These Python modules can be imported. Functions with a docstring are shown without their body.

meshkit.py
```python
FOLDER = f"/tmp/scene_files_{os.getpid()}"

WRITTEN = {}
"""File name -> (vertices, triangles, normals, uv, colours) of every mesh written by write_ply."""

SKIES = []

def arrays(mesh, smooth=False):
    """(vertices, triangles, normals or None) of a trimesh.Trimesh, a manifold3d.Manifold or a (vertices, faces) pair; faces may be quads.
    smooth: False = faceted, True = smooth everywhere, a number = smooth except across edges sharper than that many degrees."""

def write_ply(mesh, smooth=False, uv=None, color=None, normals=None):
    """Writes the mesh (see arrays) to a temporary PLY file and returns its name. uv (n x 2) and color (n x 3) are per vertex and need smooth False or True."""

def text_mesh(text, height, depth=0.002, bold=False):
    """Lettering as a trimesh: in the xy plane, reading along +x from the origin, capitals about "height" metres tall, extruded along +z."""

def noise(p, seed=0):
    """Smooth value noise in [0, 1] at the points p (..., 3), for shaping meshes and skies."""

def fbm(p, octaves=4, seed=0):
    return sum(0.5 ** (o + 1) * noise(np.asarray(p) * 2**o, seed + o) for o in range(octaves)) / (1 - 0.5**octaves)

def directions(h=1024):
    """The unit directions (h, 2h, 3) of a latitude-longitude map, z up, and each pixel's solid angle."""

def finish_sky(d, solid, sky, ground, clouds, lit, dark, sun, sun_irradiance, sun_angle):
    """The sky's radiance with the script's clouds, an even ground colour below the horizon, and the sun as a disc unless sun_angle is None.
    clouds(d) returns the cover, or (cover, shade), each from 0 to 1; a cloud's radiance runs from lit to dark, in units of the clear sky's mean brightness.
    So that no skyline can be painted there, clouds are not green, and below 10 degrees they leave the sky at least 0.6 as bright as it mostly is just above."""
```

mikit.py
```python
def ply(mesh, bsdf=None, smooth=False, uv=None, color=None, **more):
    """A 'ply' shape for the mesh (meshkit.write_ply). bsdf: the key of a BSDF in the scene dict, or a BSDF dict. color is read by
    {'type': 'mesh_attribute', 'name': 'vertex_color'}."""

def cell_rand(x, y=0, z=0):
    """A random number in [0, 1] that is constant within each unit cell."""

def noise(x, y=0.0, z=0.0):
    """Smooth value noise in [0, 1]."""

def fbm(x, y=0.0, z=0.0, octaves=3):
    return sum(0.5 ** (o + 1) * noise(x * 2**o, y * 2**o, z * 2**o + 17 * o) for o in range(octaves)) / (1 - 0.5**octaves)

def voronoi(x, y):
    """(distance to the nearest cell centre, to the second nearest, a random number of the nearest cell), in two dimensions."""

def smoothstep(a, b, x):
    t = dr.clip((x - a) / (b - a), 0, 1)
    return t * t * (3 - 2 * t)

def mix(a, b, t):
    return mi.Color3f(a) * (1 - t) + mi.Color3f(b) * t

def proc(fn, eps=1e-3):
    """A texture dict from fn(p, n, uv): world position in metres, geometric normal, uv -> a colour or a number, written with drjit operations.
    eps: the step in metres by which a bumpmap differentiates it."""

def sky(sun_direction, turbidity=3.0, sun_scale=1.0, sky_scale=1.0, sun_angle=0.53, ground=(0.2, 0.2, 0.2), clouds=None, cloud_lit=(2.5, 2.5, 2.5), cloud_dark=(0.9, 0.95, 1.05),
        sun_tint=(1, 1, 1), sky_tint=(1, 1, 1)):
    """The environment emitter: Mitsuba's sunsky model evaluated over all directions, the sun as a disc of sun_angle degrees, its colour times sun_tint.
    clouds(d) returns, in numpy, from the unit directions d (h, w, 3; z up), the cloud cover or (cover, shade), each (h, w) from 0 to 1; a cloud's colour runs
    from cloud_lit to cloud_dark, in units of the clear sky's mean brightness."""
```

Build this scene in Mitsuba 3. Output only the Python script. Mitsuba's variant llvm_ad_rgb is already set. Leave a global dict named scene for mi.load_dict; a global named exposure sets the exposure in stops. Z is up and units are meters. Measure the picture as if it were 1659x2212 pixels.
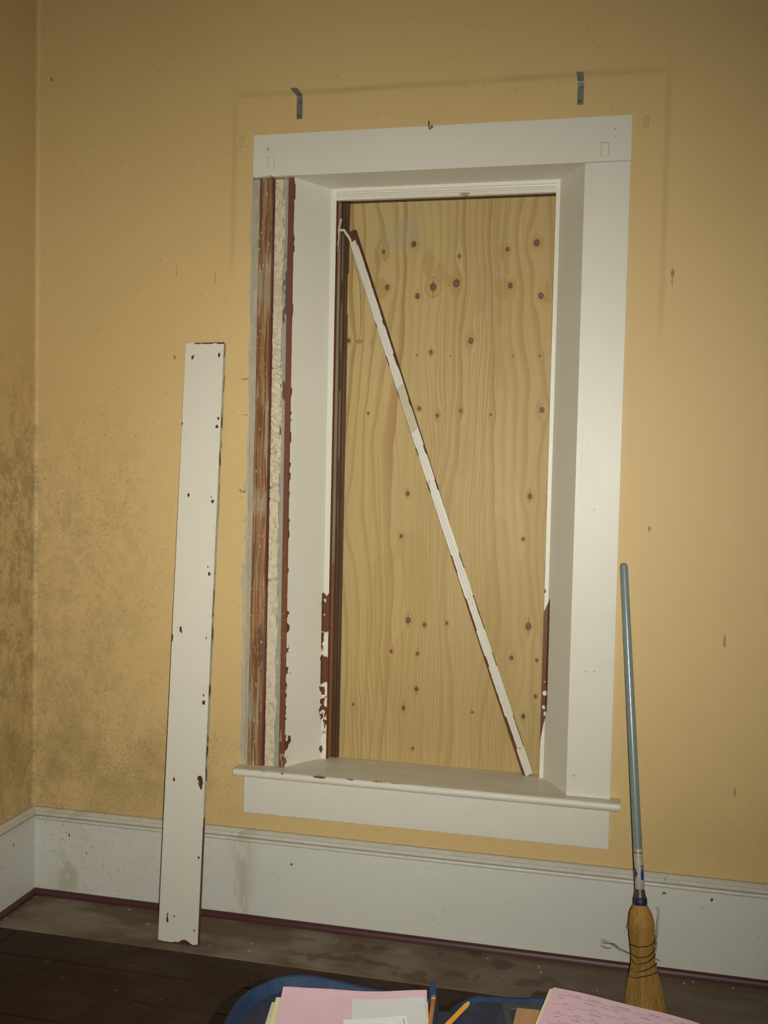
import math, numpy as np, trimesh, mitsuba as mi, drjit as dr, mikit, meshkit
from mikit import noise, fbm, voronoi, smoothstep, mix, cell_rand
from shapely.geometry import Polygon, box as sbox
T = mi.ScalarTransform4f
scene, labels = {}, {}

# ------------------------------------------------------------------ camera, lights, exposure
exposure = 0.0
F_PX, CAM = 2180.0, np.array([1.8560, -2.9759, 1.4429])
YAW, PITCH, ROLL = 0.22435, -0.04572, 0.0216
cy, sy = math.cos(YAW), math.sin(YAW)
fwd = np.array([-sy * math.cos(PITCH), cy * math.cos(PITCH), math.sin(PITCH)])
r0 = np.array([cy, sy, 0.0]); u0 = np.cross(r0, fwd)
right = math.cos(ROLL) * r0 + math.sin(ROLL) * u0
up = -math.sin(ROLL) * r0 + math.cos(ROLL) * u0
scene['camera'] = {'type': 'perspective', 'fov_axis': 'x', 'fov': math.degrees(2 * math.atan(829.5 / F_PX)), 'near_clip': 0.02, 'far_clip': 50.0,
                   'to_world': T().look_at(origin=CAM.tolist(), target=(CAM + fwd).tolist(), up=up.tolist())}
# the camera's own flash, beside the lens (the camera is held upright, so the flash is at its side)
flash = CAM + right * 0.055 + up * 0.01
scene['flash'] = {'type': 'spot', 'intensity': {'type': 'rgb', 'value': [33.0, 31.7, 27.7]}, 'cutoff_angle': 43.0, 'beam_width': 8.0,
                  'to_world': T().look_at(origin=flash.tolist(), target=(flash + fwd - .06 * right - .012 * up).tolist(), up=up.tolist())}
# weak fill light: an added unseen glowing panel behind the camera (see wall_rear)
scene['fill_panel_2'] = {'type': 'rectangle', 'to_world': T().translate([2.3, -6.98, 1.5]).rotate([1, 0, 0], -90).scale([0.5, 0.8, 1]),
                     'emitter': {'type': 'area', 'radiance': {'type': 'rgb', 'value': [0.35, 0.38, 0.36]}}}

labels['fill_panel_2'] = {'label': 'glowing panel added as weak fill light in the wall behind the camera', 'kind': 'structure'}

# ------------------------------------------------------------------ helpers
def obj(key, mesh, mat, smooth=False, uv=None, label=None, kind=None, **more):
    k = key; n = 0
    while k in scene:
        n += 1; k = f'{key}_{n:03d}'
    scene[k] = mikit.ply(mesh, mat, smooth=smooth, uv=uv, **more)
    if label or kind:
        labels[k] = {**({'label': label} if label else {}), **({'kind': kind} if kind else {})}
    return k
def tag(key, label, category=None, group=None, kind=None):
    labels[key] = {'label': label}
    if category: labels[key]['category'] = category
    if group: labels[key]['group'] = group
    if kind: labels[key]['kind'] = kind
def hull(p): return trimesh.convex.convex_hull(np.asarray(p, float))
def cbox(x0, x1, y0, y1, z0, z1, c=0.0015):
    lo, hi = np.array([x0, y0, z0]), np.array([x1, y1, z1]); P = []
    for i in range(8):
        s = [(i >> k) & 1 for k in range(3)]
        corner = np.array([hi[k] if s[k] else lo[k] for k in range(3)])
        for a in range(3):
            q = corner.copy()
            for b in range(3):
                if b != a: q[b] += -c if s[b] else c
            P.append(q)
    return hull(P)
def cat(*m): return trimesh.util.concatenate(list(m))
def ext(poly, h): return trimesh.creation.extrude_polygon(poly if isinstance(poly, Polygon) else Polygon(poly), h, engine='earcut')
def ext_x(yz, x0, x1):
    m = ext(yz, x1 - x0); v = m.vertices
    return trimesh.Trimesh(np.stack([v[:, 2] + x0, v[:, 0], v[:, 1]], 1), m.faces, process=False)
def ext_z(xy, z0, z1):
    m = ext(xy, z1 - z0); m.apply_translation([0, 0, z0]); return m
def ext_y(xz, y0, y1):
    m = ext(xz, y1 - y0); v = m.vertices
    return trimesh.Trimesh(np.stack([v[:, 0], v[:, 2] + y0, v[:, 1]], 1), m.faces[:, ::-1], process=False)
def grid_faces(nr, nc):
    i = np.arange(nr - 1)[:, None] * nc + np.arange(nc - 1)[None]
    i = i.ravel()
    return np.vstack([np.stack([i, i + 1, i + nc + 1], 1), np.stack([i, i + nc + 1, i + nc], 1)])
def tube(path, rad, n=8, caps=True):
    p = np.asarray(path, float); rad = np.broadcast_to(rad, len(p))
    t = np.gradient(p, axis=0); t /= np.linalg.norm(t, axis=1, keepdims=True)
    a = np.array([0, 0, 1.0]) if abs(t[0, 2]) < .9 else np.array([1.0, 0, 0])
    V = []
    nrm = np.cross(t[0], a); nrm /= np.linalg.norm(nrm)
    for i in range(len(p)):
        nrm = nrm - t[i] * (nrm @ t[i]); nrm /= np.linalg.norm(nrm); b = np.cross(t[i], nrm)
        w = np.arange(n) * 2 * np.pi / n
        V.append(p[i] + rad[i] * (np.cos(w)[:, None] * nrm + np.sin(w)[:, None] * b))
    V = np.vstack(V); F = []
    for i in range(len(p) - 1):
        for j in range(n):
            a0, a1 = i * n + j, i * n + (j + 1) % n
            F += [[a0, a1, a1 + n], [a0, a1 + n, a0 + n]]
    if caps:
        V = np.vstack([V, p[0], p[-1]]); c0, c1 = len(V) - 2, len(V) - 1; m = (len(p) - 1) * n
        for j in range(n):
            F += [[c0, (j + 1) % n, j], [c1, m + j, m + (j + 1) % n]]
    return trimesh.Trimesh(V, np.array(F), process=False)
def spline(pts, n):
    from scipy.interpolate import CubicSpline
    p = np.asarray(pts, float); s = np.r_[0, np.cumsum(np.linalg.norm(np.diff(p, axis=0), axis=1))]
    return CubicSpline(s, p)(np.linspace(0, s[-1], n))
def lathe_axis(p0, p1, prof, n=24, flat=1.0):
    """prof: (s along p0->p1 in metres, radius)."""
    p0, p1 = np.array(p0, float), np.array(p1, float); d = (p1 - p0) / np.linalg.norm(p1 - p0)
    ex = np.array([1.0, 0, 0]); ex -= d * (ex @ d); ex /= np.linalg.norm(ex); ey = np.cross(d, ex)
    w = np.arange(n) * 2 * np.pi / n; V = []
    for s, r in prof: V.append(p0 + d * s + r * (np.cos(w)[:, None] * ex + flat * np.sin(w)[:, None] * ey))
    k = len(prof); V = np.vstack(V + [p0 + d * prof[0][0], p0 + d * prof[-1][0]]); F = []
    for i in range(k - 1):
        for j in range(n):
            a, b = i * n + j, i * n + (j + 1) % n
            F += [[a, b, b + n], [a, b + n, a + n]]
    for j in range(n):
        F += [[k * n, (j + 1) % n, j], [k * n + 1, (k - 1) * n + j, (k - 1) * n + (j + 1) % n]]
    m = trimesh.Trimesh(V, np.array(F), process=False); m.fix_normals(); return m
def relief(xl, xr, z0, z1, nx, nz, yf, depth):
    """upright strip facing the room, its front displaced by yf(x, z), closed at the sides back to y = depth"""
    z = np.linspace(z0, z1, nz); t = np.linspace(0, 1, nx)
    X = np.array([xl(q) + (xr(q) - xl(q)) * t for q in z]); Z = np.repeat(z[:, None], nx, 1); Y = yf(X, Z)
    X, Z = np.pad(X, 1, mode='edge'), np.pad(Z, 1, mode='edge'); Y = np.pad(Y, 1, constant_values=depth)
    return trimesh.Trimesh(np.stack([X, Y, Z], -1).reshape(-1, 3), grid_faces(nz + 2, nx + 2), process=False)
def nz3(x, y, z, s=0, o=3): return meshkit.fbm(np.stack(np.broadcast_arrays(x, y, z), -1), o, s) - .5
def mat(name, color, rough=.5, spec=.5, metal=0.0, coat=0.0, coat_gloss=.9, sheen=0.0, bump=None, scale=1.0, eps=1e-3):
    b = {'type': 'principled', 'base_color': mikit.proc(color) if callable(color) else {'type': 'rgb', 'value': list(color)},
         'roughness': mikit.proc(rough) if callable(rough) else rough, 'specular': spec, 'metallic': metal}
    if coat: b['clearcoat'] = coat; b['clearcoat_gloss'] = coat_gloss
    if sheen: b['sheen'] = sheen
    if bump: b = {'type': 'bumpmap', 'arbitrary': mikit.proc(bump, eps), 'scale': scale, 'bsdf': b}
    scene[name] = {'type': 'twosided', 'bsdf': b}
    return name
def spots(a, b, lst, soft=.35, wob=0.0):
    """1 inside the listed ellipses (ca, cb, ra, rb)"""
    out = mi.Float(0)
    if wob:
        a = a + (noise(a * 300, b * 300) - .5) * wob; b = b + (noise(a * 300 + 9, b * 300) - .5) * wob
    for ca, cb, ra, rb in lst:
        d = dr.sqrt(dr.square((a - ca) / ra) + dr.square((b - cb) / rb))
        out = dr.maximum(out, 1 - smoothstep(1 - soft, 1 + soft, d))
    return out
def band(v, a, b, s): return smoothstep(a - s, a + s, v) * (1 - smoothstep(b - s, b + s, v))

# ------------------------------------------------------------------ materials
def specks(a, b, size, dens, seed):
    d, _, r = voronoi(a / size + seed, b / size + seed * 3)
    return (1 - smoothstep(.12, .30, d)) * dr.select(r < dens, 1.0, 0.0)
def wall_color(p, n, uv):
    a, z = dr.maximum(p.x, -p.y), p.z
    isleft = dr.select(p.x < .012, 1.0, 0.0)
    c = mix((.525, .380, .174), (.500, .356, .158), fbm(a * 2.3, z * 2.3, 1.0))
    c = mix(c, (.51, .39, .185), .5 * smoothstep(.55, .8, fbm(a * 1.1 + 5, z * .8, 2.0)))
    # old outline of a curtain board above the window
    line = band(z - .004 * noise(a * 5), 2.560, 2.574, .010) * band(a, .69, 1.955, .02) * (.5 + .6 * noise(a * 9, 3.0))
    line = dr.maximum(line, band(a, 1.962, 1.974, .010) * band(z, 1.85, 2.575, .12) * .7)  # right upright: a slight ridge's shading put in as colour, without relief
    line = dr.maximum(line, band(a + .006 * (2.5 - z), .672, .686, .010) * band(z, 2.05, 2.57, .10) * .55)
    line = line * (1 - isleft)
    c = mix(c, (.30, .215, .085), .55 * line)
    # mould and grime
    cl = fbm(a * 7, z * 7, 4.0)
    low = (1 - smoothstep(.44, .68, z)) * (.35 + .65 * smoothstep(.33, .42, z)) * (1 - smoothstep(.42, .85, a)) + .30 * (1 - smoothstep(.33, .60, z)) * smoothstep(1.9, 2.1, a)
    mid = (1 - smoothstep(1.25, 1.75, z)) * (1 - smoothstep(.12, .62, a)) + .5 * isleft * (1 - smoothstep(1.4, 2.0, z))
    rgt = .35 * smoothstep(1.9, 2.1, a) * band(z, .45, 1.35, .2)
    a0 = a; a = a + 6.37 * isleft
    smear = .55 * fbm(a * 26, z * 17, 7.0) + .45 * fbm(a * 95, z * 80, 3.0, octaves=4)
    c = mix(c, (.27, .195, .065), dr.clip(low * smoothstep(.38, .66, cl) * .50, 0, .8))
    c = mix(c, (.28, .21, .10), dr.clip(mid * smoothstep(.36, .74, smear) * .40 + isleft * .38 * band(z, .7, 1.7, .4) * smoothstep(.36, .74, smear), 0, .7))
    a = a0
    s = specks(a + 6.37 * isleft, z, .0042, dr.clip(low * .9 * smoothstep(.3, .6, cl) + mid * .35 * smoothstep(.35, .6, cl) + rgt * .16 * smoothstep(.45, .65, cl) + .004, 0, 1), 3.1)
    s = dr.maximum(s * .8, specks(a, z, .0082, dr.clip(low * .26 + mid * .05 + rgt * .015 + .003, 0, 1), 7.7))
    s = s * (1 - .62 * smoothstep(1.7, 2.0, a))
    c = mix(c, (.135, .090, .036), .72 * s)
    # scratches, nail holes
    m = spots(a, z, [(1.9955, 2.0023, .005, .008), (1.9955, 1.99, .0015, .03), (.4877, 1.7707, .004, .006), (.621, 2.02, .0011, .020), (.490, 2.04, .0011, .018), (1.9558, 1.28, .004, .008), (2.171, .969, .003, .016),
                     (2.2137, .54, .002, .014), (.725, 1.7035, .014, .002), (.727, 1.592, .012, .0012), (.728, 1.353, .006, .003), (.716, 1.356, .004, .006), (.05, 2.66, .003, .007)], .4, .004)
    c = mix(c, (.16, .10, .05), .8 * m * (1 - isleft))
    # paint torn away beside the open stud
    torn = spots(a, z, [(.7367, 1.369, .012, .013), (.735, 1.263, .009, .009), (.733, 1.21, .006, .008), (.7335, 1.119, .011, .012), (.733, 1.075, .012, .03), (.736, .987, .008, .010), (.737, .80, .011, .028), (.738, .86, .007, .02)], .12, .006)
    torn = dr.maximum(torn, dr.select(a > .7405 - .010 * fbm(z * 14, 2.0) - .006 * (1 - smoothstep(.9, 1.3, z)), 1.0, 0.0) * dr.select(a < .77, 1.0, 0.0) * band(z, .50, 2.31, .001))
    c = mix(c, mix((.33, .30, .22), (.40, .365, .275), fbm(a * 60, z * 60)), torn * (1 - isleft))
    for cx, cz, hw, hz in ((.7015, 2.431, .0068, .0165), (1.9102, 2.4275, .0068, .0145)):
        q = dr.maximum(dr.abs(a - cx) / hw, dr.abs(z - cz) / hz)
        c = mix(c, (.20, .135, .06), .65 * band(q, .90, 1.06, .05) * smoothstep(.25, .5, noise(a * 160, z * 90)) * (1 - isleft))
    return c
mat('wall_paint', wall_color, .55, .35, bump=lambda p, n, uv: fbm((p.x - p.y) * 40, p.z * 40, 1.0) * .0006, scale=1.0)
def white_base(p):
    return mix((.575, .558, .492), (.550, .532, .466), fbm(p.x * 5, p.y * 5, p.z * 2))
RED = (.098, .040, .020)
def trim_color(p, n, uv):
    c = white_base(p)
    rag = fbm(p.z * 45, p.x * 90, 3.0); rag2 = noise(p.z * 110, p.x * 200, p.y * 120)
    lowz = 1 - smoothstep(.60, 1.15, p.z)
    # left reveal: paint chipped along its front edge
    front = dr.select(p.x < .94, 1.0, 0.0) * dr.select(p.z > .5, 1.0, 0.0) * dr.select(p.z < 2.31, 1.0, 0.0) * dr.select(p.y > -.004, 1.0, 0.0)
    edge = .002 + .018 * smoothstep(.52, .72, rag) * (.25 + lowz) + .005 * smoothstep(.4, .8, rag2) * lowz
    chip = front * dr.select(p.y < edge, 1.0, 0.0)
    # left flange beside the sash track, bare low down
    fl = dr.select(p.y > .128, 1.0, 0.0) * dr.select(p.x > .948, 1.0, 0.0) * dr.select(p.x < .9715, 1.0, 0.0)
    wz = p.z + .022 * (fbm(p.x * 130, p.z * 45, 6.0) - .5)
    bare = band(wz, .905, 1.028, .002) * (1 - spots(p.x, p.z, [(.957, 1.005, .003, .006), (.956, .96, .002, .004)], .2, .004))
    bare = dr.maximum(bare, band(wz, .735, .828, .002))
    bare = dr.maximum(bare, band(p.z, .845, .905, .01) * dr.select(p.x + .012 * (fbm(p.z * 90, 3.0) - .5) < .9545, 1.0, 0.0))
    bare = dr.maximum(bare, band(p.z, .62, .74, .01) * dr.select(fbm(p.z * 75, p.x * 90, 8.0) > .52, 1.0, 0.0))
    bare = dr.maximum(bare, band(p.z, .50, .64, .01) * dr.select(fbm(p.z * 80, p.x * 110, 2.0) > .66, 1.0, 0.0))
    fl = dr.maximum(fl, dr.select(p.y > .118, 1.0, 0.0) * dr.select(p.x < .955, 1.0, 0.0) * dr.select(p.y > .139 - .012 * noise(p.z * 40, 3.0), 1.0, 0.0) * dr.select(p.z > .5, 1.0, 0.0) * dr.select(p.z < 1.04, 1.0, 0.0) * smoothstep(.45, .5, fbm(p.z * 50, 9.0)))
    chip = dr.maximum(chip, fl * bare)
    # right flange
    fr = dr.select(p.y > .128, 1.0, 0.0) * dr.select(p.x > 1.65, 1.0, 0.0) * dr.select(p.x < 1.678, 1.0, 0.0)
    wob = .012 * (fbm(p.z * 30, 4.0) - .5)
    taper = 1.674 - .018 * (1 - smoothstep(.60, .72, p.z + wob))
    br = dr.select(p.z < 1.015 + .05 * (p.x - 1.66) / .016 + wob * 2, 1.0, 0.0) * dr.select(p.z > .585, 1.0, 0.0) * dr.select(p.x < taper, 1.0, 0.0)
    br = br * (1 - spots(p.x, p.z, [(1.666, .755, .007, .008), (1.663, .71, .004, .006), (1.668, .69, .005, .007), (1.664, .79, .002, .003)], .2, .004))
    br = dr.maximum(br, fr * spots(p.x, p.z, [(1.656, 1.07, .004, .007)], .2, .003))
    chip = dr.maximum(chip, fr * br)
    c = mix(c, mix(RED, (.11, .035, .02), noise(p.z * 60, p.x * 60)), chip)
    # stool nosing and head stop chips
    st = band(p.z, .484, .50, .001) * dr.select(p.y < -.028, 1.0, 0.0)
    stc = spots(p.x, p.z + p.y, [(1.005, .439, .022, .007), (1.10, .441, .014, .005), (1.19, .442, .02, .003), (1.24, .442, .012, .003), (.825, .44, .004, .004), (.885, .438, .004, .004)], .25, .006) * st
    c = mix(c, (.10, .045, .025), stc)
    hs = dr.select(p.y > .12, 1.0, 0.0) * spots(p.x, p.z, [(1.379, 2.2815, .017, .005), (1.285, 2.286, .002, .002)], .2, .003)
    c = mix(c, (.30, .25, .13), hs)
    # dents, nail heads on the casing
    ca = dr.select(p.y < -.015, 1.0, 0.0) * spots(p.x, p.z, [(1.7913, .861, .004, .002), (1.8148, .8625, .003, .002), (1.765, .5534, .004, .002), (1.8252, 2.4056, .0025, .0025), (1.826, 2.3825, .0018, .0018),
                                                           (1.633, 2.423, .001, .004), (.795, 2.398, .004, .006), (1.80, 1.33, .002, .003)], .4, .003)
    c = mix(c, (.26, .20, .14), .7 * ca)
    for cx, cz, hw, hz in ((.8067, 2.3535, .0112, .0185), (1.799, 2.3482, .0112, .0192)):
        q = dr.maximum(dr.abs(p.x - cx) / hw, dr.abs(p.z - cz) / hz)
        c = mix(c, (.30, .235, .15), .6 * dr.select(p.y < -.015, 1.0, 0.0) * band(q, .88, 1.04, .04) * smoothstep(.2, .45, noise(p.x * 150, p.z * 80)) * smoothstep(-1.05, -.7, (p.z - cz) / hz))
    gr = dr.select(p.y < -.012, 1.0, 0.0) * dr.select(p.z < .47, 1.0, 0.0)
    c = mix(c, (.36, .31, .22), .5 * gr * specks(p.x, p.z, .008, .02, 5.0))
    dust_shade = dr.select(n.z > .8, 1.0, 0.0) * dr.select(p.z < .52, 1.0, 0.0)  # upward faces of stool and sill tinted taupe: grazing-light shade put into the colour
    c = mix(c, (.36, .32, .235), .55 * dust_shade * (.6 + .5 * fbm(p.x * 9, p.y * 30)))
    return c
def brush(p, n, uv): return fbm(p.x * 260, p.z * 5, p.y * 260) * .0005 + fbm(p.x * 20, p.z * 20, p.y * 20) * .0010
mat('white_trim', trim_color, .42, .30, bump=brush)
mat('white_moulding', trim_color, .40, .4)
def skirting_color(p, n, uv):
    a, z = p.x - p.y, p.z
    c = mix((.560, .560, .520), (.530, .530, .485), fbm(a * 4, z * 6, 1.0))
    isl = dr.select(p.x < .03, 1.0, 0.0)
    sm = band(a, .12, .21, .045) * smoothstep(.35, .65, fbm(a * 22, z * 14, 5.0)) * (1 - isl)
    c = mix(c, (.27, .235, .11), .42 * sm)
    c = mix(c, (.34, .27, .15), .45 * (1 - isl) * band(a, .74, .80, .03) * smoothstep(.42, .62, fbm(a * 40, z * 9, 3.0)))
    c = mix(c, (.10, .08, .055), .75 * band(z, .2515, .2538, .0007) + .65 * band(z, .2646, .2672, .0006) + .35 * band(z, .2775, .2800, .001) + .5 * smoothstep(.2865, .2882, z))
    grime = smoothstep(.2525, .256, z)
    c = mix(c, (.40, .35, .25), .45 * grime * fbm(a * 30, z * 60, 2.0))
    d = .15 * (1 - smoothstep(.35, .75, a)) * (1 - isl) + .018
    s = dr.maximum(specks(a, z, .0055, d, 2.0), specks(a, z, .0095, d * .30, 9.0))
    c = mix(c, (.24, .165, .09), .65 * s)
    c = mix(c, (.06, .05, .05), spots(a, z, [(.165, .209, .002, .007), (.143, .243, .001, .006), (.2275, .155, .0015, .006), (2.05, .235, .006, .003), (2.18, .232, .003, .005), (.93, .196, .004, .004), (2.053, .277, .0010, .007)], .4, .003))
    return c
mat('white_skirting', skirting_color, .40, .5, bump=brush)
def wood_dark(p, n, uv):
    return mix((.028, .016, .011), (.045, .024, .014), fbm(p.x * 90, p.z * 4, p.y * 90))
def track_color(p, n, uv):
    g = noise(p.x * 420, p.z * 1.3, 4.0)
    c = mix((.040, .024, .016), (.075, .038, .020), fbm(p.x * 200, p.z * 5, 1.0))
    c = mix(c, (.26, .10, .028), .8 * band(p.x, .9945, .9958, .0004) * smoothstep(.3, .5, noise(p.z * 6, 3.0)))
    c = mix(c, (.20, .085, .030), .7 * band(p.x, .9885, .9895, .0004) * smoothstep(.35, .6, noise(p.z * 5, 8.0)))
    c = mix(c, (.24, .20, .13), .55 * band(p.x, .981, .9845, .0009) * smoothstep(1.15, 1.5, p.z) * smoothstep(.3, .6, noise(p.z * 14, 6.0)))
    return c
mat('track_wood', track_color, .35, .5)
mat('frame_wood', wood_dark, .45, .4)
def stile_color(p, n, uv):
    c = mix(RED, (.13, .04, .022), fbm(p.z * 20, p.y * 60))
    pale = smoothstep(.1535, .1545, p.y) * smoothstep(1.10, 1.22, p.z + .1 * noise(p.z * 30))
    c = mix(c, mix((.33, .28, .18), (.24, .19, .11), noise(p.z * 12)), pale)
    return mix(c, (.26, .12, .045), smoothstep(.1535, .1545, p.y) * (1 - pale))
mat('stile_paint', stile_color, .5, .4)
mat('red_paint', lambda p, n, uv: mix(mix((.150, .054, .024), (.112, .037, .019), fbm(p.x * 80, p.z * 3, 2.0)), (.36, .31, .25), .55 * dr.select(noise(p.z * 90, p.x * 160) > .86, 1.0, 0.0) * (1 - smoothstep(.7, 1.3, p.z))), .5, .4)
def stud_color(p, n, uv):
    w = p.x + .006 * noise(p.z * 4) + .003 * noise(p.z * 15)
    g = fbm(w * 260, p.z * 5, 1.0)
    c = mix((.165, .075, .030), (.27, .150, .070), smoothstep(.3, .7, g))
    c = mix(c, (.10, .04, .02), .7 * smoothstep(.62, .72, noise(w * 210, p.z * 7, 5.0)))
    pale = smoothstep(.56, .72, fbm(w * 110, p.z * 6, 9.0))
    pale = dr.maximum(pale, .9 * band(p.z + .3 * (p.x - .78), 1.285, 1.36, .015) * smoothstep(.25, .5, noise(w * 150, p.z * 20)))
    c = mix(c, mix((.33, .285, .19), (.26, .21, .13), noise(w * 300, p.z * 20)), .75 * pale)
    c = mix(c, (.46, .43, .35), dr.select(noise(w * 460, p.z * 60, 12.0) > .90, 1.0, 0.0) * .8)
    return mix(c, (.12, .035, .035), .8 * smoothstep(.8015, .8045, w - .006 * noise(p.z * 4) - .0045 * (p.z - 1.4) ))
mat('stud_wood', stud_color, .75, .25, bump=lambda p, n, uv: fbm(p.x * 300, p.z * 9, 1.0) * .0025)
mat('grey_plaster', lambda p, n, uv: mix(mix((.30, .265, .19), (.37, .335, .25), fbm(p.x * 70, p.z * 25)), (.53, .49, .41), dr.select(noise(p.x * 520, p.z * 85, 4.0) > .90, .8, 0.0)), .85, .2, bump=lambda p, n, uv: fbm(p.x * 200, p.z * 200) * .002)
def cream_color(p, n, uv):
    c = mix((.49, .43, .315), (.56, .50, .385), fbm(p.x * 60, p.z * 60, 1.0))
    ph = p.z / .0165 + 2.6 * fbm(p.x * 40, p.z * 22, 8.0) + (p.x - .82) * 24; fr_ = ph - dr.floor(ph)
    c = mix(c, (.22, .165, .10), .60 * band(p.z, 1.36, 1.86, .05) * band(fr_, .40, .56, .08) * smoothstep(.3, .55, noise(p.x * 90, p.z * 60, 5.0)))  # crevice dirt and shade painted as dark lines to bring out the lumps
    c = mix(c, (.36, .30, .20), .5 * smoothstep(.55, .7, fbm(p.x * 120, p.z * 90, 15.0)))
    c = mix(c, (.39, .315, .17), .6 * band(p.z, 1.90, 2.02, .02) * smoothstep(.4, .6, fbm(p.x * 90, p.z * 50)))
    return mix(c, (.16, .12, .08), .8 * dr.select(noise(p.x * 280, p.z * 280, 2.0) > .93, 1.0, 0.0))
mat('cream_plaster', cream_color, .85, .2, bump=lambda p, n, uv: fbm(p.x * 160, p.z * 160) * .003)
mat('stone', lambda p, n, uv: mix(mix((.23, .225, .185), (.31, .30, .25), fbm(p.x * 50, p.z * 30, p.y * 50)), (.05, .045, .035), .85 * smoothstep(.60, .68, fbm(p.x * 60 + 3, p.z * 18, p.y * 60)) * band(p.z, 1.3, 2.1, .1)), .9, .15)

KNOTS = [(1.116, 2.1226, .0115), (1.2133, 2.1433, .0158), (1.3592, 2.102, .0086), (1.5094, 2.1196, .0115), (1.5986, 2.137, .0173), (1.1306, 2.0097, .0144), (1.279, 2.0085, .0196), (1.3525, 2.0187, .0206), (1.521, 2.0084, .0144),
         (1.229, 1.9804, .0144), (1.6159, 1.9756, .0158), (1.4024, 1.8393, .0158), (1.2765, 1.8037, .0115), (1.0073, 1.8418, .0115), (1.2319, 1.7951, .0043), (1.339, 1.7919, .0043), (1.5355, 1.7927, .0043), (1.6182, 1.7924, .0058),
         (1.0769, 1.6104, .0072), (1.2434, 1.6267, .012), (1.3021, 1.6052, .0105), (1.3757, 1.6205, .0101), (1.4711, 1.6098, .0072), (1.6287, 1.6256, .0144), (1.212, 1.3561, .012), (1.5991, 1.358, .0148), (1.194, 1.2188, .010),
         (1.5828, 1.2244, .010), (1.223, .9497, .0158), (1.6062, .9519, .0177), (1.2762, .9377, .0115), (1.3481, .9477, .0086), (1.1688, .8458, .0101), (1.2558, .8437, .0101), (1.5555, .8493, .012), (1.635, .8471, .0086),
         (1.2554, .7295, .012), (1.2143, .6647, .0115), (1.0474, .6644, .0072), (1.437, .668, .0072), (1.5982, .667, .0115), (1.6339, .7328, .0101), (1.2478, .5358, .0072)]
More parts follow.
